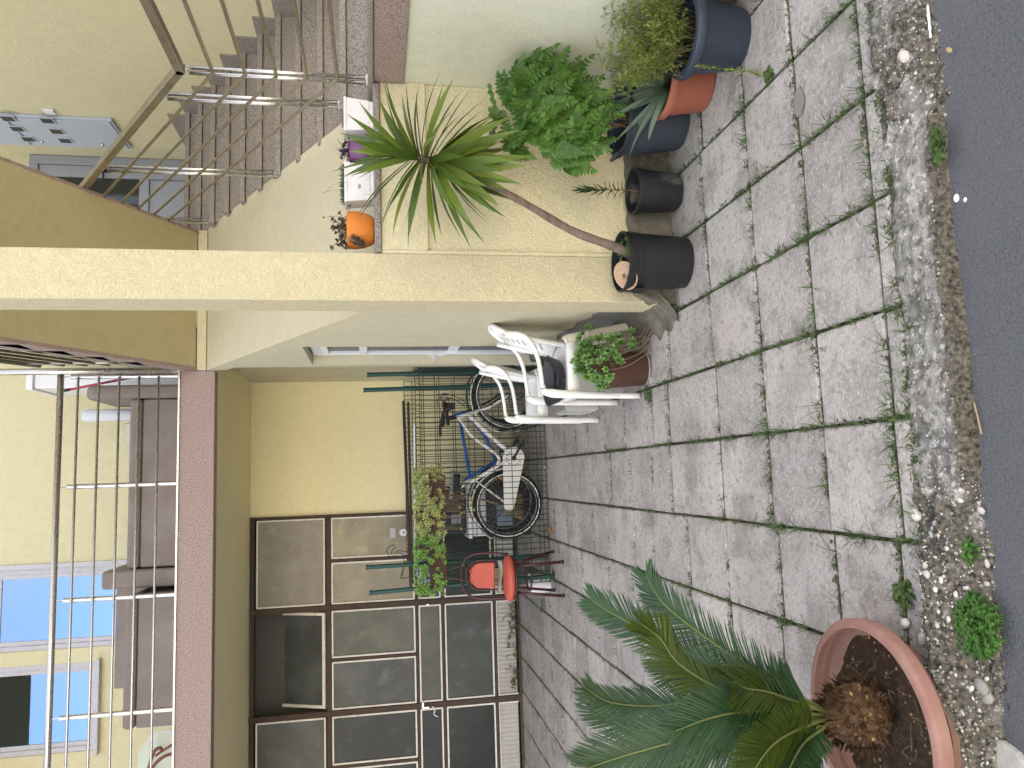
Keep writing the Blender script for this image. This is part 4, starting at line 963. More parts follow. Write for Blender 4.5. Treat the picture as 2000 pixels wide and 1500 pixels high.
c = V((1.645, LY, LZ)); t = thing('purple_pot', 'squat purple pot of violet leaved trailing plant between the white planters', 'potted plant', c)
pot(t, c, [(.048, 0), (.062, .015), (.068, .05), (.064, .095), (.058, .118), (.061, .122)], M['purple'], thick=.005); soil(t, c, .052, .10)
mb = MB()
for _ in range(46):
    d = rdir(r, -.1, 1); d.x += .25; mb.blade(c + V((r.uniform(-.05, .06), r.uniform(-.04, .04), .115 + r.uniform(0, .04))), d, UP, r.uniform(.035, .06), .017, None, r.uniform(.1, .9), 4, .3)
mb.build('leaves', M['violet'], t)
c = V((1.238, LY, LZ)); t = thing('orange_pot', 'chipped orange bowl pot of dry brown succulents on the granite ledge', 'potted plant', c)
pot(t, c, [(.058, 0), (.072, .012), (.088, .05), (.094, .09), (.094, .132), (.09, .135)], M['orange'], thick=.006); soil(t, c, .086, .12)
mb = MB(); mb2 = MB(); st_ = MB()
for k in range(40):
    a = r.uniform(0, 6.28); d = V((math.cos(a), math.sin(a)*.6 - .3, r.uniform(-.1, .9))); q = r.uniform(.04, .085); p = c + V((-.01, 0, .135)) + d*q
    p.x = max(p.x, 1.112)
    (mb if r.random() < .62 else mb2) and rosette(mb if r.random() < .62 else mb2, p, d + V((0, 0, .4)), r.uniform(.016, .024), 13, r)
    st_.tube([c + V((0, 0, .125)), p], .0016, 4, cap=False)
for k in range(9):
    p = c + V((-.05 - r.uniform(0, .05), -.07, .06 + r.uniform(-.03, .07))); rosette(mb, p, (-.3, -1, .3), .021, 13, r); st_.tube(bez([c + V((-.05, -.05, .13)), c + V((-.075, -.085, .12)), p], 6), .002, 5)
P = bez([c + V((.06, 0, .13)), c + V((.065, -.01, .20)), c + V((.06, -.01, .245))], 8); st_.tube(P, .001, 4); rosette(mb, P[-1], UP, .012, 8, r); rosette(mb, P[5], (1, 0, .5), .009, 8, r)
rosette(mb2, c + V((.10, -.06, .115)), (.6, -.6, .5), .022, 13, r); st_.tube([c + V((.06, -.05, .13)), c + V((.10, -.06, .115))], .0016, 4)
mb.mi = 1; mb.add(mb2.v, mb2.f); mb.build('succulents', [M['succ_red'], M['succ_grey']], t)['kind'] = 'stuff'; st_.build('stems', M['stem'], t)

# ================================================================== CHAIRS
def sweep(mb, P, w, h, ref=(0,1,0), n=10): mb.tube(P, w, n, h, ref)
def plastic_chair(loc, label, rz=0):
    """facing -x; origin on the floor under the seat"""
    t = thing('plastic_chair', label, 'chair', loc, rz, 'white plastic chairs beside the side door')
    # seat shell with a down-turned apron
    mb = MB()
    def seat(u, v):
        x = -.215 + .34*u; y = -.205 + .41*v; e = max(abs(u-.5), abs(v-.5))*2
        return (x, y, .432 - .014*(1-((2*v-1)**2)) + .012*max(0, .2-u)*-3 - .0)
    mb.grid(seat, 14, 14)
    mb.build('seat', M['white_plastic'], t, True, solid=.008, local=True)
    mb = MB(); ring = []
    for k in range(48):
        a = 2*PI*k/48; ca, sa = math.cos(a), math.sin(a); q = (abs(ca)**5 + abs(sa)**5)**(-.2)
        ring.append((-.045 + .183*ca*q, .213*sa*q))
    vs = [(x, y, .437) for x, y in ring] + [(x*1.01, y*1.01, .365) for x, y in ring]
    mb.add(vs, [(i, (i+1) % 48, 48+(i+1) % 48, 48+i) for i in range(48)])
    mb.build('apron', M['white_plastic'], t, True, solid=.007, local=True)
    # back shell with slanted slots in two columns
    def back(u, v):
        w_ = .165 + .035*math.sin(PI*min(1, v*1.15)) - .0
        top = .845 - .10*abs(2*u-1)**2.6
        z = .435 + (top-.435)*v; y = (2*u-1)*w_*(1 - .28*max(0, v-.75)/.25*abs(2*u-1))
        x = .07 + .085*v + (1-(2*u-1)**2)*(.05+.025*v)
        return (x, y, z)
    NU, NV = 30, 84
    def skip(i, j):
        if j < 14 or j > 74: return False
        c = i - 15; s_ = abs(c+.5)
        return 1.5 < s_ < 11.5 and (j + int(s_*.9)) % 8 < 2
    mb = MB(); mb.grid(back, NU, NV, skip); mb.build('backrest', M['white_plastic'], t, True, solid=.006, local=True)
    # one rail: back rim, arm and front leg on each side; top bow joins them
    mb = MB(); e = [back(u/12, 1.0) for u in range(13)]
    bow = [V(p) + V((.004, 0, .004)) for p in e]
    mb.tube(bez(bow, 24), .017, 10, .013, (1,0,.2)); mb.build('top_rail', M['white_plastic'], t, True, local=True)
    for s_ in (-1, 1):
        mb = MB()
        P = bez([(.155, s_*.152, .785), (.140, s_*.190, .70), (.085, s_*.212, .645), (.01, s_*.219, .615), (-.08, s_*.22, .600), (-.155, s_*.22, .592)], 22)
        mb.tube(P, [.020 + .007*math.sin(PI*i/22) for i in range(23)], 10, .012, (0,0,1)); mb.tube([(.150, s_*.150, .79), (.112, s_*.183, .6), (.085, s_*.176, .44)], .012, 8, .016, (1,0,0))
        mb.build('armrest', M['white_plastic'], t, True, local=True)
        mb = MB(); P = bez([(-.155, s_*.22, .592), (-.192, s_*.22, .578), (-.204, s_*.22, .53), (-.210, s_*.219, .46), (-.217, s_*.216, .3), (-.225, s_*.212, .004)], 24)
        mb.tube(P, [.022 - .005*max(0, (i-12)/12) for i in range(25)], 12, [.013 + .013*min(1, i/9) - .008*max(0, (i-10)/14) for i in range(25)], (1,0,.3)); mb.build('leg', M['white_plastic'], t, True, local=True)
        mb = MB(); P = bez([(.105, s_*.186, .44), (.125, s_*.192, .40), (.165, s_*.205, .2), (.205, s_*.215, .003)], 16)
        mb.tube(P, [.034 - .012*i/16 for i in range(17)], 10, .015, (0,1,0)); mb.build('leg', M['cream_plastic'], t, True, local=True)
        mb = MB(); mb.tube(bez([(-.205, s_*.205, .40), (-.10, s_*.209, .385), (.03, s_*.207, .385), (.12, s_*.19, .40)], 8), .018, 8, .006, (0,1,0)); mb.build('side_rail', M['cream_plastic'], t, True, local=True)
    return t
plastic_chair((.655, 4.52, .001), 'white plastic garden chair holding the black pan on its seat')
plastic_chair((.585, 5.38, .001), 'white plastic garden chair with an empty seat near the bicycle wheels', rad(-3))
pn = thing('cooking_pan', 'wide black enamel cooking pan on the seat of the white chair', 'pan', (.57, 4.52, .438))
c = V((.545, 4.49, .440)); mb = MB()
mb.lathe([(.001, 0), (.112, 0), (.130, .010), (.144, .050), (.152, .072), (.158, .074), (.156, .077), (.149, .075), (.140, .052), (.125, .014), (.108, .006), (.001, .006)], c, 48); mb.build('bowl', M['pan'], pn, autos=50)
for a in (rad(-95), rad(85)):
    d = V((math.cos(a), math.sin(a), 0)); sd = V((-d.y, d.x, 0)); b = c + V((0, 0, .056)) + d*.144
    mb = MB(); mb.tube(bez([b - sd*.04, b - sd*.032 + d*.024, b + sd*.032 + d*.024, b + sd*.04], 10), .005, 8); mb.build('handle', M['pan'], pn, True)

# red padded tube chair
rc = thing('red_chair', 'worn coral red padded chair on a dark maroon tube frame', 'chair', (-.885, 6.56, .001), rad(-3))
sc_ = MB(); sc_.lathe([(.001, .415), (.150, .415), (.178, .428), (.186, .448), (.178, .468), (.14, .482), (.001, .486)], (0,0,0), 40, 1.04, .98); sc_.build('seat', M['coral'], rc, True, local=True)
mb = MB(); n = 20
def bk_(u, v):
    hw = .112*(1 - .06*v) ; z = .545 + .205*v; y = .165 + .05*v + .012*(2*u-1)**2*-1
    if v > .6: hw *= math.sqrt(max(0.02, 1 - ((v-.6)/.4)**2*.93))
    return ((2*u-1)*hw, y, z)
mb.grid(bk_, 12, 16); o = mb.build('backrest', M['coral'], rc, True, solid=.03, local=True, bevel=.008)
mb = MB()
P = bez([(-.185, .10, .43), (-.195, .15, .60), (-.185, .185, .72), (-.13, .205, .80), (0, .215, .832), (.13, .205, .80), (.185, .185, .72), (.195, .15, .60), (.185, .10, .43)], 40)
mb.tube(P, .0105, 10); mb.build('back_frame', M['maroon'], rc, True, local=True)
P = bez([(-.115, .135, .47), (-.128, .185, .60), (-.12, .205, .70), (-.07, .215, .768), (.0, .218, .785), (.07, .215, .768), (.12, .205, .70), (.128, .185, .60), (.115, .135, .47)], 36)
mb = MB(); mb.tube(P, .008, 8); mb.build('inner_frame', M['maroon'], rc, True, local=True)
mb = MB(); mb.lathe([(.166, .40), (.176, .403), (.176, .414), (.166, .416)], (0,0,0), 36, 1.04, .98); mb.build('seat_ring', M['maroon'], rc, True, local=True)
mb = MB(); mb.lathe([(.116, .262), (.125, .268), (.116, .275), (.108, .268), (.116, .262)], (0,.01,0), 30); mb.build('foot_ring', M['maroon'], rc, True, local=True)
for sx, sy, fx, fy in ((-1,-1,-.145,-.15), (1,-1,.135,-.15), (-1,1,-.165,.19), (1,1,.17,.19)):
    mb = MB(); mb.tube([(sx*.115, sy*.10, .41), (sx*.12, sy*.12, .27), (fx, fy, .025)], .0125, 10); lo = mb.build('leg', M['maroon'], rc, True, local=True)
    mb = MB(); mb.tube([(fx, fy, .032), (fx, fy, .0)], .0155, 10); mb.build('rubber_foot', M['black'], lo, True, local=True)
mb = MB()
for k in range(7): mb.tube([(-.07+.02*k, .16, .49), (-.072+.02*k, .185, .56)], .005, 5)
mb.build('cane_slats', M['straw'], rc, local=True)
fc = MB()
fc.grid(lambda u, v: (-.885 - .13 + .27*u, 6.56 + .06 + .08*v, .498 + .010*math.sin(6*u+2*v) + .014*(1-abs(2*v-1)) - .02*max(0, u-.95)), 18, 8)
fo = fc.build('folded_cloth', M['greycloth'], None, True, solid=.012); tag(fo, 'folded grey cloth lying on the seat of the red chair', 'cloth')

# ================================================================== BICYCLES
def ring(mb, c, r_, tr, n=56, k=8, tz=None):
    mb.lathe([(r_ + tr*math.cos(2*PI*i/k), (tz or tr)*math.sin(2*PI*i/k)) for i in range(k+1)], (0,0,0), n)
def circle_xz(c, r_, a0, a1, n=24): return [V(c) + V((r_*math.cos(a0+(a1-a0)*i/n), 0, r_*math.sin(a0+(a1-a0)*i/n))) for i in range(n+1)]
def wheel(t, c, r_, white_line=False, steer=0):
    c = V(c); fwd = V((math.cos(steer), math.sin(steer), 0)); ax = V((-fwd.y, fwd.x, 0))
    def put(mb): mb.v = [tuple(c + fwd*p[0] + UP*p[1] + ax*p[2]) for p in mb.v]; return mb
    mb = MB(); ring(mb, c, r_-.022, .023); w_ = put(mb).build('wheel', M['tyre'], t, True, local=True)
    mb = MB(); ring(mb, c, r_-.050, .008, tz=.012); put(mb).build('rim', M['rim'], w_, True, local=True)
    if white_line:
        mb = MB(); mb.lathe([(r_-.034, -.0205), (r_-.029, -.0235), (r_-.024, -.0240)], (0,0,0), 56); put(mb).build('sidewall', M['bike_white'], w_, True, local=True)
    mb = MB()
    for k in range(28):
        a = 2*PI*k/28; b = a + (.32 if k % 2 else -.32); s_ = -.02 if k % 4 < 2 else .02
        mb.tube([(.018*math.cos(b), .018*math.sin(b), s_), ((r_-.05)*math.cos(a), (r_-.05)*math.sin(a), 0)], .0013, 4, cap=False)
    put(mb).build('spokes', M['chrome'], w_, local=True)
    mb = MB(); mb.lathe([(.001, -.05), (.012, -.05), (.012, -.028), (.024, -.025), (.018, 0), (.024, .025), (.012, .028), (.012, .05), (.001, .05)], (0,0,0), 16); put(mb).build('hub', M['black'], w_, True, local=True)
    mb = MB(); 
    mb.box(.2, .225, -.035, -.008, -.006, .006); mb.box(.2, .225, .008, .035, -.006, .006); put(mb).build('reflector', M['amber'], w_, local=True)
def bicycle(loc, label, white, rz=0, steer=.35):
    t = thing('bicycle', label, 'bicycle', loc, rz, 'bicycles behind the wire fence')
    fr = M['bike_white'] if white else M['bike_blue']; rw = V((-.30, 0, .32)); fw_ = V((.735, 0, .32)); bb = V((.15, 0, .275))
    wheel(t, rw, .325, white); wheel(t, fw_, .325, white, steer)
    st_ = V((-.075, 0, .68)); ht = V((.535, 0, .80)); hb = V((.575, 0, .66))
    mb = MB()
    mb.tube([bb, st_], .016, 10); mb.tube([ht, hb], .019, 10)
    if white:
        mb.tube(bez([hb + V((-.01, 0, .03)), V((.40, 0, .53)), V((.20, 0, .31)), bb], 14), .026, 10, .044, (0,1,0)); mb.tube(bez([ht + V((0, 0, -.02)), V((.36, 0, .66)), V((.17, 0, .42)), V((.085, 0, .42))], 12), .015, 8)
    else:
        mb.tube([ht + V((-.01, 0, -.06)), st_ + V((.02, 0, -.03))], .016, 10); mb.tube([hb, V((.36, 0, .47)), bb + V((.02, 0, .02))], .022, 10, .032, (0,1,0)); mb.tube(bez([hb + V((-.04, 0, 0)), V((.34, 0, .50)), V((.05, 0, .38))], 10), .018, 8, .03, (0,1,0))
    for s_ in (-.05, .05):
        mb.tube([bb + V((0, s_*.6, 0)), rw + V((0, s_, 0))], .009, 8); mb.tube([st_ + V((.01, s_*.4, -.06)), rw + V((0, s_, 0))], .008, 8)
    mb.build('frame', fr, t, True, local=True)
    if white:      # bold dark lettering strokes along the down tube
        mb = MB()
        for k in range(9):
            p = V((.505, -.027, .65)).lerp(V((.23, -.027, .365)), k/8); mb.obox(p, V((.012, 0, -.010)), V((0, .0012, 0)), V((.004, 0, .006)))
        mb.build('lettering', M['ink'], t, local=True)
    f = V((math.cos(steer), math.sin(steer), 0)); ax = V((-f.y, f.x, 0))
    mb = MB()
    mb.tube([hb, hb + V((.018, 0, -.055))], .017, 8)
    for s_ in (-1, 1): mb.tube(bez([hb + V((.018, 0, -.05)) + ax*s_*.045, hb + V((.055, 0, -.17)) + ax*s_*.052, fw_ + ax*s_*.05], 10), .011, 8)
    mb.tube([hb + V((.018, 0, -.05)) - ax*.055, hb + V((.018, 0, -.05)) + ax*.055], .015, 8)
    mb.build('fork', fr if white else M['black'], t, True, local=True)
    mb = MB(); top = ht + V((-.02, 0, .09)); mb.tube([ht, top, top + f*.08], .013, 8)
    hbp = top + f*.08; P = bez([hbp - ax*.29 - f*.13 + UP*.02, hbp - ax*.2 - f*.03 + UP*.02, hbp, hbp + ax*.2 - f*.03 + UP*.02, hbp + ax*.29 - f*.13 + UP*.02], 24)
    mb.tube(P, .011, 8); hd = mb.build('handlebar', M['black'], t, True, local=True)
    for a_, b_ in ((0, 5), (19, 24)):
        mb = MB(); mb.tube(P[a_:b_+1], .016, 10); mb.build('grip', M['grip'] if not white else M['black'], hd, True, local=True)
    mb = MB()
    for s_ in (-1, 1):
        mb.tube(bez([hbp + ax*s_*.13 + f*.03, hbp + ax*s_*.2 + f*.035 - UP*.02, hbp + ax*s_*.26 - f*.03 - UP*.03], 8), .006, 6)
        mb.tube(bez([hbp + ax*s_*.12 + f*.02, hbp + f*.16 + ax*s_*.05 + UP*.05, hbp + f*.13 - UP*.10, hb + f*.05], 12), .003, 5)
        mb.obox(hbp + ax*s_*.11 + f*.01, ax*.022, f*.018, UP*.018)
    mb.obox(hbp + f*.05 - UP*.04, ax*.03, f*.03, UP*.03)
    mb.build('brake_lever', M['black'], hd, local=True)
    # mudguards
    for cc_, a0, a1 in ((rw, rad(5) if white else rad(20), rad(175)), (fw_, rad(40), rad(200))):
        mb = MB(); P = circle_xz(cc_, .348, a0, a1, 28); mb.tube(P, .005, 6, .026, (0,1,0)) if False else None
        vs = []
        for p in P: vs += [p + V((0, -.026, 0)), p + V((0, 0, 0)) + (p-cc_).normalized()*.008, p + V((0, .026, 0))]
        mb.add(vs, [(i*3+j, i*3+j+1, i*3+j+4, i*3+j+3) for i in range(len(P)-1) for j in range(2)])
        mb.build('mudguard', M['bike_white'] if white else M['black'], t, True, solid=.003, local=True)
    # saddle and post
    mb = MB(); sp_ = V((-.135, 0, .80)); mb.tube([st_, sp_], .012, 8); mb.build('seat_post', M['chrome'], t, True, local=True)
    mb = MB(); vs = []; prof_ = [(-.13, .072, .018), (-.10, .085, .012), (-.04, .07, .004), (.03, .035, 0), (.10, .02, .0), (.14, .012, -.006)]
    k = 9
    for (x, hw, z) in prof_:
        for i in range(k):
            u = 2*i/(k-1)-1; vs.append(sp_ + V((x, hw*u, .03 + z - .038*u**2 - .012*u**4)))
    mb.add(vs, [(i*k+j, i*k+j+1, (i+1)*k+j+1, (i+1)*k+j) for i in range(5) for j in range(k-1)])
    mb.build('saddle', M['black'] if white else mat('grey_saddle', (.3, .3, .29), .6, .3), t, True, solid=.022, local=True)
    # crank, pedals, chain cover
    mb = MB(); a = rad(-28); cr_ = V((math.cos(a), 0, math.sin(a)))*.165
    mb.tube([bb + V((0, -.062, 0)), bb + V((0, .062, 0))], .014, 10)
    mb.tube([bb + V((0, -.07, 0)), bb + cr_ + V((0, -.085, 0))], .010, 8, .015); mb.tube([bb + V((0, .07, 0)), bb - cr_ + V((0, .085, 0))], .010, 8, .015); mb.ell(bb + V((0, -.07, 0)), .024, .012, .024, 12, 6)
    ck = mb.build('crank', M['black'], t, True, local=True)
    for s_ in (-1, 1):
        mb = MB(); q = bb - cr_*s_ + V((0, s_*.13, 0)); mb.box(q.x-.035, q.x+.035, q.y-.04, q.y+.04, q.z-.011, q.z+.011); mb.build('pedal', M['black'], ck, local=True, bevel=.004)
    if white:
        poly = [(bb.x + .105*math.cos(x), bb.z + .105*math.sin(x)) for x in [rad(-95 + 15*i) for i in range(13)]] + [(rw.x + .05*math.cos(x), rw.z + .05*math.sin(x)) for x in [rad(100 + 20*i) for i in range(9)]]
        mb = MB(); mb.prism(poly, 1, -.062, -.045); co = mb.build('chain_cover', M['bike_white'], t, local=True, bevel=.006)
        mb = MB(); 
        for k in range(9):
            x = rad(40 + 25*k); mb.obox(bb + V((.068*math.cos(x), -.0635, .068*math.sin(x))), V((.009*math.cos(x), 0, .009*math.sin(x))), V((0, .001, 0)), V((-.004*math.sin(x), 0, .004*math.cos(x))))
        mb.build('print', M['ink'], co, local=True)
        mb = MB()
        for s_ in (-1, 1): mb.tube(bez([rw + V((0, s_*.05, 0)), rw + V((-.2, s_*.05, .22)), rw + V((-.26, s_*.02, .25))], 6), .003, 5)
        mb.tube([rw + V((0, .06, 0)), rw + V((-.13, .10, -.30))], .007, 6); mb.build('stay', M['black'], t, local=True)
    else:
        mb = MB(); mb.lathe([(.085, -.003), (.092, 0), (.085, .003), (.078, 0), (.085, -.003)], (0,0,0), 32); mb.v = [tuple(bb + V((p[0], -.05+p[2], p[1]))) for p in mb.v]; mb.build('chainring', M['black'], t, True, local=True)
    return t
bicycle((0, 7.16, .001), 'white framed bicycle with a white chain cover standing behind the wire mesh', True, rad(-9), .12)
bicycle((.035, 7.44, .001), 'blue framed bicycle with brown grips leaning behind the white framed one', False, rad(-6), .5)

# ================================================================== WIRE PEN
wf = thing('wire_fence', 'green welded wire mesh pen fencing in the bicycles against the wall', 'fence', (0, 6.85, .001))
Y0 = 6.86; WR = .0033
def meshpanel(p, ex, wid, z0, z1, hz, pitch=.05, name='mesh_panel', skew=0, z1b=None):
    mb = MB(); p = V(p); ex = V(ex).normalized(); n = int(wid/pitch)
    for i in range(n+1):
        q = p + ex*(i*pitch); zt = z1 + ((z1b if z1b else z1) - z1)*i/n
        mb.tube([q + V((0, 0, z0)), q + V((0, 0, zt))], WR, 4, cap=False)
    for z in hz:
        mb.tube([p + V((0, 0, z)), p + ex*wid + V((0, 0, z + ((z1b if z1b else z1) - z1)*z/z1))], WR, 4, cap=False)
    return mb.build(name, M['wire'], wf)
hz = [.02, .06, .10, .18, .335, .50, .67, .84, .98, 1.02, 1.12, 1.155]
meshpanel((-.98, Y0, 0), (1, 0, 0), 1.95, .015, 1.16, hz)
meshpanel((.972, Y0, 0), (.07, 1, 0), 1.30, .015, 1.16, hz[:4] + hz[4:], z1b=1.24)
meshpanel((-.98, Y0, 0), (.04, 1, 0), 1.45, .015, 1.16, hz, z1b=1.2)
meshpanel((-.92, 8.36, 0), (1, 0, 0), 1.95, .015, 1.24, [.05, .2, .37, .54, .71, .88, 1.05, 1.15, 1.235])
mb = MB()
for i in range(40):
    x = -.97 + .05*i; mb.tube([(x, Y0, 1.157), (x+.0, Y0+.07, 1.19)], WR, 4, cap=False)
mb.tube([(-.97, Y0+.07, 1.19), (.98, Y0+.07, 1.19)], WR, 4); mb.build('mesh_fold', M['wire'], wf)
for (px0, py0, px1, py1, dep) in [(718,732,1040,724,6.93), (711,762,1000,752,7.05), (723,1158,1078,1125,6.80), (716,1108,1075,1085,7.0)]:
    a_ = PY(px0, py0, dep); b_ = PY(px1, py1, dep); b_ = a_ + (b_-a_)*((a_.z-.004)/(a_.z-b_.z))
    mb = MB(); mb.tube([b_, a_], .020, 10); po = mb.build('post', M['green_paint'], wf, autos=40)
    mb = MB(); mb.tube([a_ + V((0, 0, -.012)), a_ + V((0, 0, .006))], .0225, 10); mb.build('cap', M['green_paint'], po, autos=40)
mb = MB(); p = PY(1078, 1125, 6.80); mb.lathe([(.001, .012), (.02, .012), (.075, 0)], (p.x, p.y, 0.0), 4, rot=.6); mb.build('foot_plate', M['green_paint'], wf)

# things lying on and hanging from the mesh
mb = MB(); a_ = PY(809, 828, 6.89); b_ = PY(811, 1086, 6.80); mb.tube([a_, b_], .016, 6, .009, (0,0,1)); tag(mb.build('plastic_strip', M['pvc'], autos=30), 'long white plastic strip lying along the top of the mesh', 'strip')
mb = MB(); a_ = PY(788, 783, 8.40); b_ = PY(803, 1155, 8.30); mb.tube([a_, b_], .010, 6, .016, (0,0,1)); tag(mb.build('metal_profile', M['rust_frame'], autos=30), 'long brown metal profile resting on the rear mesh against the wall', 'profile')
mb = MB(); a_ = PY(797, 785, 8.30); b_ = PY(806, 1140, 8.20); mb.tube([a_, b_], .007, 6, .014, (0,0,1)); tag(mb.build('metal_profile', M['rust_frame'], autos=30), 'thinner brown metal profile lying in front of the long one', 'profile')
def hanging_planter(x0, x1, z, label, m, seed, trail=0):
    r = random.Random(seed); c = V(((x0+x1)/2, 6.77, z)); t = thing('hanging_planter', label, 'planter', c, 0, 'brown planters hooked on the wire mesh'); hw = (x1-x0)/2
    lev = [(hw*.90, .052, 0), (hw*.97, .066, .115), (hw, .072, .118), (hw, .072, .135), (hw-.01, .062, .135), (hw-.012, .058, .10)]
    mb = MB(); vs = []
    for (xx, yy, zz) in lev: vs += [c + V((sx*xx, sy*yy, zz)) for sx, sy in ((-1,-1),(1,-1),(1,1),(-1,1))]
    mb.add(vs, [(3, 2, 1, 0)] + [(i*4+k, i*4+(k+1) % 4, (i+1)*4+(k+1) % 4, (i+1)*4+k) for i in range(5) for k in range(4)] + [tuple(range(20, 24))]); mb.build('trough', M['brownpot'], t, bevel=.004)
    mb = MB(); st_ = MB()
    for k in range(int(170*(x1-x0)/.55)):
        u = r.uniform(-1, 1); d = V((u*.4, r.uniform(-1, .3), r.uniform(-.5, 1))).normalized()
        p = c + V((u*hw, -.03, .12)) + V((d.x*.07, d.y*.105, max(-.09, d.z*.14)))
        rosette(mb, p, d + V((r.uniform(-.4, .4), -.4, .3)), r.uniform(.028, .046), 11, r, 1.0, .33)
        if k % 3 == 0: st_.tube([c + V((u*hw*.9, -.02, .11)), p], .002, 4, cap=False)
    for k in range(trail):
        u = r.uniform(-.9, .3); P = bez([c + V((u*hw, -.05, .12)), c + V((u*hw + r.uniform(-.03, .03), -.10, .02)), c + V((u*hw + r.uniform(-.08, .08), -.09, -r.uniform(.08, .25)))], 8); st_.tube(P, .0018, 4)
        if k % 3 == 0: rosette(mb, P[-1], (0, -.6, .5), .022, 8, r)
    mb.build('succulents', m, t)['kind'] = 'stuff'; st_.build('stems', M['stem'], t)['kind'] = 'stuff' 
    mb = MB()
    for s_ in (-.6, .6): mb.tube([c + V((s_*hw, .06, .13)), c + V((s_*hw, .085, .16)), c + V((s_*hw, .10, .15))], .004, 6)
    mb.build('hook', M['wire'], t)
hanging_planter(-.50, .03, .955, 'long brown planter of pale trailing succulents on the mesh behind the rear wheel', M['succ_y'], 71, 26)
hanging_planter(-.97, -.56, .96, 'shorter brown planter of fresh green succulents above the red chair', M['succ_b'], 72, 2)
# wire rack and folded plastic on the mesh corner
wr = thing('wire_rack', 'bent black wire rack perched on the mesh corner above the green planter', 'rack', (-.78, 7.1, 1.25))
def pxs(L, d): return [PY(x, y, d) for x, y in L]
for L, d in (([(782,1130),(800,1125),(806,1100),(790,1098),(783,1128)], 7.0), ([(783,1128),(797,1090),(800,1070),(806,1100)], 7.05), ([(800,1085),(786,1083),(778,1080),(771,1090),(757,1082),(757,1070),(770,1064)], 7.1), ([(800,1078),(776,1076),(768,1088),(765,1077),(772,1068)], 7.15), ([(797,1092),(806,1128)], 7.0), ([(790,1098),(786,1083)], 7.05)):
    mb = MB(); mb.tube(bez(pxs(L, d), 22), .0035, 6); mb.build('rod', M['black'], wr, True)
pg = MB(); r = random.Random(9); p0 = PY(815, 1118, 7.05)
pg.grid(lambda u, v: (p0.x-.10+.2*u, p0.y+.05*v, p0.z+.07-.14*v-.10*(1-u)+.012*MN.noise(V((u*6, v*6, 3)))), 14, 10)
tag(pg.build('plastic_sheet', mat('crumpled_plastic', (.45, .50, .58), .25, .5), None, True, solid=.002), 'crumpled pale blue plastic sheet tucked under the wire rack', 'sheet')

# things stored inside the pen
bx = thing('storage_box', 'white plastic storage box with a blue lid behind the rear bicycle wheel', 'box', (-.32, 7.9, .40))
bx['label'] = 'white plastic box standing behind the rear wheels on a black crate'
mb = MB(); mb.box(-.62, -.06, 7.75, 8.15, .452, .60); mb.build('body', M['whitepaint'], bx, bevel=.02); mb = MB(); mb.box(-.64, -.04, 7.73, 8.17, .601, .64); mb.build('lid', M['whitepaint'], bx, bevel=.01)
cr_ = thing('black_crate', 'black plastic crate under the white box inside the pen', 'crate', (-.3, 7.95, .001))
mb = MB(); mb.box(-.63, -.03, 7.74, 8.2, .001, .45); mb.build('body', M['black'], cr_, bevel=.015)
mb = MB()
for k in range(6): mb.box(-.60+.1*k, -.53+.1*k, 7.728, 7.741, .08, .38)
mb.build('ribs', M['black'], cr_)
bk2 = thing('black_case', 'black equipment case above the white box against the garage', 'case', (-.28, 8.2, .642))
mb = MB(); mb.box(-.60, -.12, 7.9, 8.3, .642, .86); mb.build('body', M['black'], bk2, bevel=.02); mb = MB(); mb.box(-.50, -.40, 7.885, 7.9, .70, .80); mb.build('badge', M['stonegrey'], bk2, bevel=.004)
# broom
bm = thing('broom', 'straw broom leaning inside the pen behind the rear wheel', 'broom', (-.35, 7.62, .001))
mb = MB(); r = random.Random(12)
for _ in range(150):
    x = r.uniform(-1, 1); mb.tube([(-.33 + x*.05, 7.62 + r.uniform(-.02, .02), .30), (-.34 + x*.13, 7.62 + r.uniform(-.04, .04), .10 + .03*r.random())], .0022, 3, cap=False)
mb.build('bristles', M['straw'], bm); mb = MB(); mb.tube([(-.33, 7.62, .28), (-.05, 7.70, 1.1)], .011, 8); mb.build('handle', M['straw'], bm, True)
bl = MB(); bl.box(-.52, -.30, 7.66, 7.70, .20, .36); tag(bl.build('blue_bag', mat('blue_sack', (.22, .27, .36), .6, .3), bevel=.015), 'folded pale blue sack behind the spokes of the rear wheel', 'sack')
wb = thing('white_bucket', 'small white plastic bucket on the paving behind the red chair', 'bucket', (-1.01, 6.98, .001))
pot(wb, V((-1.01, 6.98, .001)), [(.075, 0), (.078, .004), (.092, .17), (.097, .172), (.097, .185), (.092, .187)], M['whitepaint'], 'body')
mb = MB(); mb.tube(circle_xz((-1.01, 6.98, .17), .10, rad(200), rad(340), 16), .003, 5); mb.build('handle', M['chrome'], wb)
# behind and under the white chairs
gp = thing('potted_laurel', 'dark green pot with a few glossy dark leaves behind the white chairs', 'potted plant', (.80, 5.0, .001))
pot(gp, V((.795, 4.98, .001)), [(.075, 0), (.09, .13), (.10, .23), (.104, .235), (.104, .26), (.098, .262)], M['greenpot']); soil(gp, V((.795, 4.98, .001)), .092, .22)
mb = MB(); st_ = MB(); r = random.Random(33)
for k in range(34):
    d = rdir(r, .1, 1); p = V((.795, 4.98, .23)) + V((d.x*.09, d.y*.12, d.z*.32 + .02)); p.x = min(p.x, .865); mb.blade(p, rdir(r, -.4, .6) + V((-.6, 0, 0)), UP, r.uniform(.05, .085), .034, None, .5, 4, .12); st_.tube([V((.795, 4.98, .22)), p], .0018, 4, cap=False)
mb.build('leaves', M['darkleaf'], gp); st_.build('stems', M['stem'], gp)
sl_ = MB(); sl_.obox((.845, 5.30, .215), (.022, 0, .008), (0, .13, 0), (-.02, 0, .21)); tag(sl_.build('stone_slab', M['stonegrey'], bevel=.006), 'grey stone slab leaning on the side wall behind the chairs', 'slab')
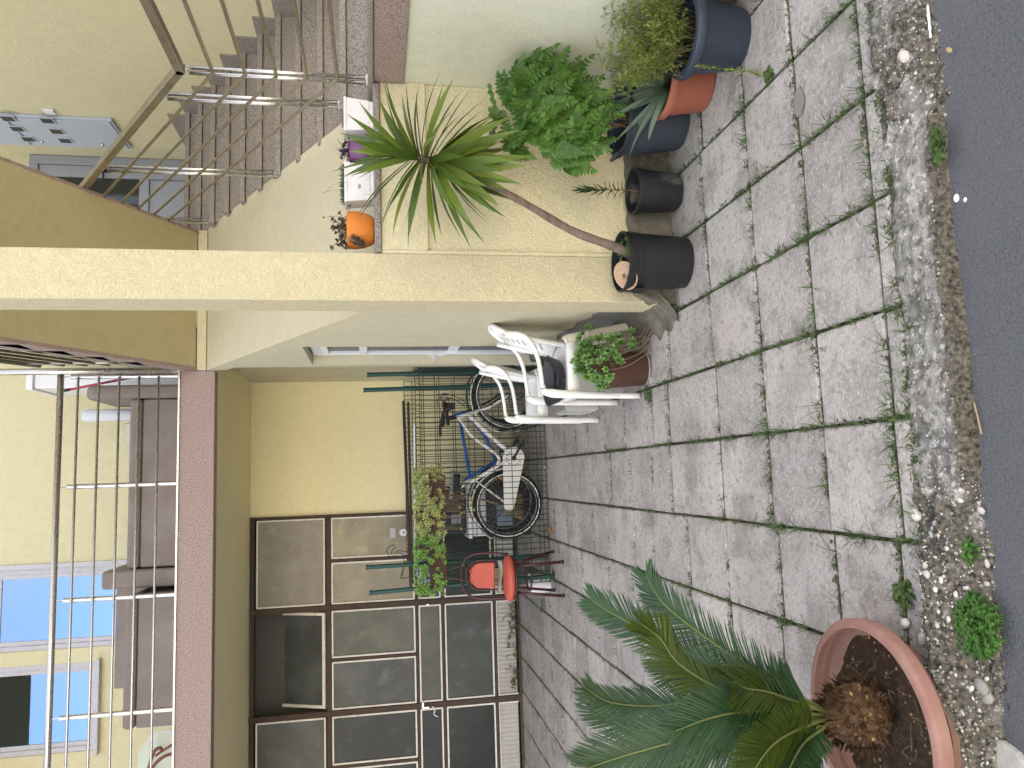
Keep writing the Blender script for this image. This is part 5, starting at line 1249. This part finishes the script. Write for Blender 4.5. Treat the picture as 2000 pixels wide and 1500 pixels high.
tb_ = thing('tile_box', 'low box of pale tiles on the paving beneath the empty plastic chair', 'box', (.50, 5.32, .001))
mb = MB(); mb.box(.42, .70, 5.16, 5.50, .001, .24); mb.build('carton', M['tilebox'], tb_, bevel=.006)
mb = MB()
for i in range(3):
    for j in range(4): mb.box(.412, .4195, 5.17+.08*j, 5.245+.08*j, .02+.07*i, .085+.07*i)
mb.build('tiles', M['tilegrout'], tb_)
mb = MB()
for k in range(10): mb.blade((.55, 5.22+.02*k, .245), rdir(r, .3, 1), UP, .04, .006, None, .8, 3)
mb.build('dead_leaves', M['drypaper'], tb_)
tin = MB(); tin.box(.60, .84, 4.33, 4.62, .002, .10); tag(tin.build('grey_block', M['stonegrey'], bevel=.008), 'flat grey block on the paving beneath the chair with the pan', 'block')

# ================================================================== BALCONY
ZB = ZS + .001
def cushion(mb, *b): mb.box(*b)
s1 = thing('sofa', 'long taupe vinyl sofa seat with a tall end behind the balcony railing', 'sofa', (0, 7.3, ZB))
mb = MB(); mb.box(-.68, .735, 6.95, 7.75, ZB, 3.50); mb.build('base', M['sofa'], s1, bevel=.02, seg=3); mb = MB(); mb.box(-.68, .735, 6.93, 7.75, 3.502, 3.60); mb.build('seat', M['sofa'], s1, bevel=.03, seg=3)
mb = MB(); mb.prism([(6.93, ZB), (7.75, ZB), (7.75, 3.97), (7.0, 3.97), (6.93, 3.90)], 0, .74, .86); mb.build('armrest', M['sofa'], s1, bevel=.04, seg=4)
s2 = thing('sofa', 'taupe vinyl sofa with a square backrest beside the long seat', 'sofa', (-1.3, 7.3, ZB))
mb = MB(); mb.box(-.84, -.69, 6.90, 7.9, ZB, 3.78); mb.build('armrest', M['sofa'], s2, bevel=.03, seg=3)
mb = MB(); mb.box(-1.78, -.845, 7.55, 7.80, ZB, 3.86); mb.build('backrest', M['sofa'], s2, bevel=.012)
mb = MB(); mb.box(-1.90, -.88, 6.72, 7.54, ZB, 3.44); mb.build('base', M['sofa'], s2, bevel=.02, seg=3); mb = MB(); mb.box(-1.90, -.88, 6.70, 7.54, 3.442, 3.535); mb.build('seat', M['sofa'], s2, bevel=.03, seg=3)
bo = MB(); bo.lathe([(.001, 3.605), (.05, 3.605), (.058, 3.62), (.058, 4.17), (.05, 4.20), (.02, 4.21), (.001, 4.21)], (.66, 7.62, 0), 20); tag(bo.build('foam_roll', M['bolster'], None, True), 'upright white foam roll standing on the long sofa seat', 'roll')
bt = MB()
def bl_(u, v):
    a = PI*v; h_ = .13*(1-(u)**2*.45)*(1+.05*math.sin(26*u)); return (.55 - .42*u, 7.35 + .16*math.cos(a), 3.602 + h_*math.sin(a)**.7 + .004*math.sin(60*u))
bt.grid(bl_, 40, 12); tag(bt.build('folded_blanket', M['blanket'], None, True, solid=.01), 'pleated beige blanket bundled on the long sofa seat', 'blanket')
ac = thing('water_heater', 'white metal cabinet standing in the balcony corner', 'cabinet', (1.0, 8.0, ZB))
mb = MB(); mb.box(.93, 1.115, 7.7, 8.3, ZB, 4.66); mb.build('body', M['whitepaint'], ac, bevel=.012); mb = MB(); mb.box(.915, 1.118, 7.68, 8.32, 4.662, 4.72); mb.build('lid', M['whitepaint'], ac, bevel=.006)
rs = MB(); a_ = PY(115, 765, 7.2); b_ = PY(335, 722, 7.2); rs.tube([a_, b_], .011, 8); rs.mi = 1; rs.tube([a_ + (a_-b_).normalized()*.0, a_ + (b_-a_).normalized()*.09], .0125, 8); tag(rs.build('mop_handle', [M['redstick'], M['black']], None, True), 'red mop handle with a black end leaning beside the white cabinet', 'mop')
gt = thing('cane_chair', 'brown cane chair frame with green glass panel at the end of the balcony', 'chair', (-2.4, 7.2, ZB))
def pL(L, d): return [PY(x, y, d) for x, y in L]
q = pL([(270,1465),(340,1425)], 7.1); mb = MB()
a_ = PY(300, 1430, 7.1); mb.prism([(PY(270,1468,7.1).x, PY(270,1468,7.1).z), (PY(302,1427,7.1).x, PY(302,1427,7.1).z), (PY(345,1427,7.1).x, ZB+.01), (-2.9, ZB+.01), (-2.9, PY(270,1468,7.1).z)], 1, 7.10, 7.108); mb.build('glass_panel', M['clearglass'], gt)
mb = MB(); mb.tube(bez(pL([(344,1470),(320,1478),(300,1496),(292,1520)], 7.0), 14), .013, 8); mb.tube(bez(pL([(288,1510),(300,1470),(312,1461),(316,1466)], 7.0), 14), .014, 8); mb.tube(pL([(345,1448),(304,1476)], 7.0), .010, 8); mb.build('frame', M['rattan'], gt, True)

# ================================================================== WEEDS AND LITTER
r = random.Random(77); gm = MB(); ms = MB()
def tuft(p, s, n, m=gm):
    for _ in range(n):
        d = V((r.uniform(-1, 1), r.uniform(-1, 1), r.uniform(.35, 1.3))); m.blade(p + V((r.uniform(-.012, .012), r.uniform(-.012, .012), -.012)), d, UP, s*r.uniform(.5, 1.15), s*.05+.0009, lambda t: 1-.85*t, r.uniform(.1, 1.1), 3)
def leaflet(p, s, n, m):
    for _ in range(n):
        q = p + V((r.uniform(-1, 1)*s, r.uniform(-1, 1)*s, r.uniform(-.012, .014))); d = rdir(r, -.1, .7); m.blade(q, d, UP, r.uniform(.008, .018), r.uniform(.006, .011), None, .4, 2, .2)
for (p, q, lat) in joints:
    if p.y > 8.3 or p.x < -3 or p.x > 2.2: continue
    ln = (q-p).length; k = int(ln/.014)
    far = p.y > 3.9
    for i in range(k):
        t = (i + r.random())/k; x = p.lerp(q, t)
        dn = MN.noise(V((x.x*1.7, x.y*1.7, 9 + 4*lat)))*.5 + .5; d2 = MN.noise(V((x.x*7, x.y*7, 2)))*.5 + .5
        pr_ = (max(0, dn*.7 + d2*1.0 - .44))*(1.1 if not lat else 1.4)
        if x.y < 2.2 and lat: pr_ *= 1.6
        if x.x > 1.48 and x.y > 3.6: pr_ = 0
        if r.random() < pr_*1.1:
            if r.random() < .72: tuft(x, r.choice([.016, .022, .030, .044]) * (1.75 if x.y < 2.9 else 1.25), 11 if not far else 7)
            else: leaflet(x, .012, 9 if not far else 6, ms)
        if r.random() < pr_*.8 + .03: leaflet(x + V((0, 0, -.008)), .006, 2, ms)
for (px, py, s) in [(1750,880,.055),(1745,830,.045),(1752,910,.05),(1740,780,.035),(1735,735,.03),(1715,395,.05),(1712,360,.04),(1695,60,.045),(1700,190,.045),(1515,320,.03),(1530,290,.035),(1650,215,.035),(1735,600,.05),(1592,610,.035),(1585,580,.03),(1605,905,.035),(1610,990,.04),(1680,1050,.04),(1720,1052,.035),(1655,1050,.035),(1515,1035,.03),(1430,1020,.03),(1765,1150,.03),(1560,465,.035),(1540,180,.02)]:
    p = PZ(px, py)
    for _ in range(4): tuft(p + V((r.uniform(-.02, .02), r.uniform(-.012, .012), 0)), s, 9)
for x in range(60):     # moss along the foot of the plinth
    xx = .75 + r.random()*1.2; leaflet(V((xx, 3.66 + r.uniform(-.02, .01), .004)), .012, 2, ms)
g1 = gm.build('joint_grass', M['weed']); tag(g1, 'thin grass tufts sprouting from the joints between paving slabs', 'grass', kind='stuff')
g2 = ms.build('joint_moss', M['moss']); tag(g2, 'small moss and seedlings filling the paving joints', 'moss', kind='stuff')
def weed(name, label, px, py, z, spread, n, leaf, m, h=.03, group=None, el=1.0):
    p = PZ(px, py, z); t = MB()
    for _ in range(n):
        a = r.uniform(0, 6.28); q = spread*math.sqrt(r.random()); c = p + V((q*math.cos(a), q*math.sin(a)*el, 0)); hh = h*r.uniform(.3, 1)*(1.15 - q/spread*.6)
        for k in range(3):
            d = V((math.cos(a+2.1*k), math.sin(a+2.1*k), r.uniform(.0, .5))); t.blade(c + V((0, 0, hh)), d, UP, leaf*r.uniform(.7, 1.2), leaf*.72, None, .5, 3, .12)
        t.tube([c - V((0, 0, .01)), c + V((0, 0, hh))], .0009, 3, cap=False)
    o = t.build(name, m); tag(o, label, 'weed', group); return o
weed('clover_patch', 'bushy bright green weed growing from the broken kerb', 1915, 1218, -.05, .085, 300, .0135, M['clover'], .06)
weed('clover_patch', 'small green weed sprig on the kerb rubble above the bushy one', 1895, 1075, -.05, .035, 40, .015, M['clover'], .035)
weed('dandelion', 'leafy weed in the joint beside the terracotta bowl', 1768, 1160, .0, .035, 34, .022, M['weed'], .025, el=1.0)
weed('rosette_weed', 'single spiky rosette weed in the joint near the navy pot', 1503, 150, .0, .012, 8, .036, M['weed'], .012)
weed('tin_weed', 'low weeds on the paving around the rusty tin', 1268, 770, .0, .05, 26, .018, M['weed'], .025)
weed('crack_weed', 'trailing green weed in the kerb crack where the right end begins', 1835, 285, -.03, .05, 26, .02, M['weed'], .02, el=.35)['label'] = 'flat trailing weed growing across the kerb in a crack'
# dried creeper at the foot of the garage
dw = MB(); ds = MB()
for k in range(46):
    x = r.uniform(-2.35, -1.15); p = V((x, 8.52 + r.uniform(-.05, .05), .01)); d = V((r.uniform(-.5, .5), r.uniform(-.6, .05), r.uniform(.2, 1)))*r.uniform(.12, .34)
    P = bez([p, p + d*.5 + V((0, 0, .05)), p + d + V((0, -.05, -.02 if d.z > .1 else 0))], 7); P = [V((q.x, q.y, max(q.z, .008))) for q in P]; ds.tube(P, .0016, 4, cap=False)
    for q in P[2:]:
        for _ in range(3): dw.blade(q, rdir(r), UP, r.uniform(.012, .03), .012, None, .5, 2, .2)
for k in range(70):
    p = V((r.uniform(-2.3, -1.0), 8.2 + r.uniform(-.45, .25), .006)); leaf_d = rdir(r, 0, .5); dw.blade(p, leaf_d, UP, .025, .012, None, .4, 2, .2)
cw = thing('dried_creeper', 'straggling half dead creeper along the foot of the garage front', 'weed', (-1.75, 8.5, .0)); dw.build('leaves', M['dryweed'], cw); ds.build('stems', M['stem'], cw)
mb = MB(); p = PZ(1062, 1188); 
for k in range(6): mb.blade(p + V((r.uniform(-.02, .02), r.uniform(-.02, .02), .01)), V((-.3 + .25*k, -.5, .5)), UP, .13, .03, None, .7, 5, .2)
tag(mb.build('broadleaf_weed', M['clover']), 'single broad green leaf weed beside the red chair', 'weed')
def flat_leaf(px, py, s, m, label, cat='leaf', name='fallen_leaf', ang=0):
    p = PZ(px, py, .004); mb = MB(); d = V((math.cos(ang), math.sin(ang), .1)); mb.blade(p, d, UP, s, s*.62, None, -.5, 5, .25); return tag(mb.build(name, m, None, True, solid=.0012), label, cat)
flat_leaf(1078, 1038, .075, M['drypaper'], 'curled brown dry leaf on the paving by the rear wheel', ang=1.2)
flat_leaf(1069, 922, .07, M['paper'], 'small white paper scrap on the paving before the mesh', 'scrap', 'paper_scrap', .2)
for k, (px, py, s, lab) in enumerate([(1765,112,.023,'round pale pebble set on the rough kerb'), (1770,137,.014,'thin flat pinkish pebble beside the round one on the kerb'), (1868,387,.010,'small white pebble on the asphalt by the kerb'), (1885,390,.006,'tiny cream pebble on the asphalt next to the white one')]):
    p = PZ(px, py, -.02 if k < 2 else -.066); mb = MB(); mb.ell(p, s*1.2, s*(.95 if k != 1 else .5), s*.6, 14, 8, .05, r); tag(mb.build('pebble', M['pebble'] if k < 2 else M['paper'], None, True), lab, 'pebble', 'loose pebbles by the kerb')
mb = MB(); P = bez([PZ(1811,5,-.06), PZ(1815,45,-.055), PZ(1817,80,-.06), PZ(1810,108,-.06)], 12); mb.tube(P, [.004 + .0015*math.sin(3*i) for i in range(13)], 6); tag(mb.build('pale_twig', M['paper'], None, True), 'pale peeled twig lying along the kerb foot', 'twig')
flat_leaf(1822, 98, .022, M['straw'], 'small yellow dry leaf at the end of the pale twig', ang=.6).location.z -= .06
mb = MB(); P = bez([PZ(1902,785,-.06), PZ(1909,812,-.06), PZ(1917,848,-.06)], 6); mb.tube(P, .0022, 5); tag(mb.build('dry_straw', M['straw'], None, True), 'thin tan straw on the asphalt against the kerb', 'straw')

# ================================================================== LIGHT, SKY, CAMERA
SUN_EL, SUN_AZ = rad(40), rad(12)       # behind the house: the whole court lies in its shade
wd = bpy.data.worlds.new('World'); bpy.context.scene.world = wd; wd.use_nodes = True
nt = wd.node_tree; N = nt.nodes; L = nt.links; bg = N['Background']; bg.inputs['Strength'].default_value = .15
sky = N.new('ShaderNodeTexSky'); sky.sky_type = 'NISHITA'; sky.sun_disc = False; sky.sun_elevation = SUN_EL; sky.sun_rotation = SUN_AZ; sky.air_density = 1.0; sky.dust_density = 1.2; sky.ozone_density = 1.0
tc = N.new('ShaderNodeTexCoord'); mp_ = N.new('ShaderNodeMapping'); mp_.inputs['Scale'].default_value = (1, 1, 1.8); L.new(tc.outputs['Generated'], mp_.inputs['Vector'])
nz_ = N.new('ShaderNodeTexNoise'); nz_.inputs['Scale'].default_value = 2.3; nz_.inputs['Detail'].default_value = 8; nz_.inputs['Roughness'].default_value = .58; L.new(mp_.outputs[0], nz_.inputs['Vector'])
mr = N.new('ShaderNodeMapRange'); mr.inputs['From Min'].default_value = .36; mr.inputs['From Max'].default_value = .58; mr.inputs['To Max'].default_value = .92; L.new(nz_.outputs['Fac'], mr.inputs['Value'])
# a clear blue gap in the clouds low over the road
dt = N.new('ShaderNodeVectorMath'); dt.operation = 'DISTANCE'; dt.inputs[1].default_value = (-.12, -.9, .42); L.new(tc.outputs['Generated'], dt.inputs[0])
gp_ = N.new('ShaderNodeMapRange'); gp_.inputs['From Min'].default_value = .25; gp_.inputs['From Max'].default_value = .8; gp_.inputs['To Min'].default_value = .5; L.new(dt.outputs['Value'], gp_.inputs['Value'])
ml = N.new('ShaderNodeMath'); ml.operation = 'MULTIPLY'; L.new(mr.outputs[0], ml.inputs[0]); L.new(gp_.outputs[0], ml.inputs[1]); mr = ml
mx = N.new('ShaderNodeMix'); mx.data_type = 'RGBA'; L.new(mr.outputs[0], mx.inputs[0]); L.new(sky.outputs[0], mx.inputs[6]); mx.inputs[7].default_value = (3.7, 3.45, 3.15, 1); L.new(mx.outputs[2], bg.inputs['Color'])
sun = bpy.data.lights.new('Sun', 'SUN'); sun.energy = 5; sun.angle = rad(.5); sun.color = (1, .91, .76)
so = bpy.data.objects.new('Sun', sun); C.objects.link(so)
sdir = V((math.sin(SUN_AZ)*math.cos(SUN_EL), math.cos(SUN_AZ)*math.cos(SUN_EL), math.sin(SUN_EL)))
so.rotation_euler = sdir.to_track_quat('Z', 'Y').to_euler(); so.location = (0, 0, 30)
cam = bpy.data.cameras.new('Camera'); co = bpy.data.objects.new('Camera', cam); C.objects.link(co)
cam.sensor_width = 36; cam.lens = 36*FPX/2000; cam.clip_end = 2000; cam.clip_start = .05
m4 = Matrix((ROT.col[1], ROT.col[0], -ROT.col[2])).transposed().to_4x4(); m4.translation = CAM; co.matrix_world = m4
sc = bpy.context.scene; sc.camera = co
sc.view_settings.view_transform = 'Standard'; sc.view_settings.look = 'None'; sc.view_settings.gamma = 1; sc.view_settings.exposure = 2.12
sc.cycles.max_bounces = 8; sc.cycles.use_denoising = True
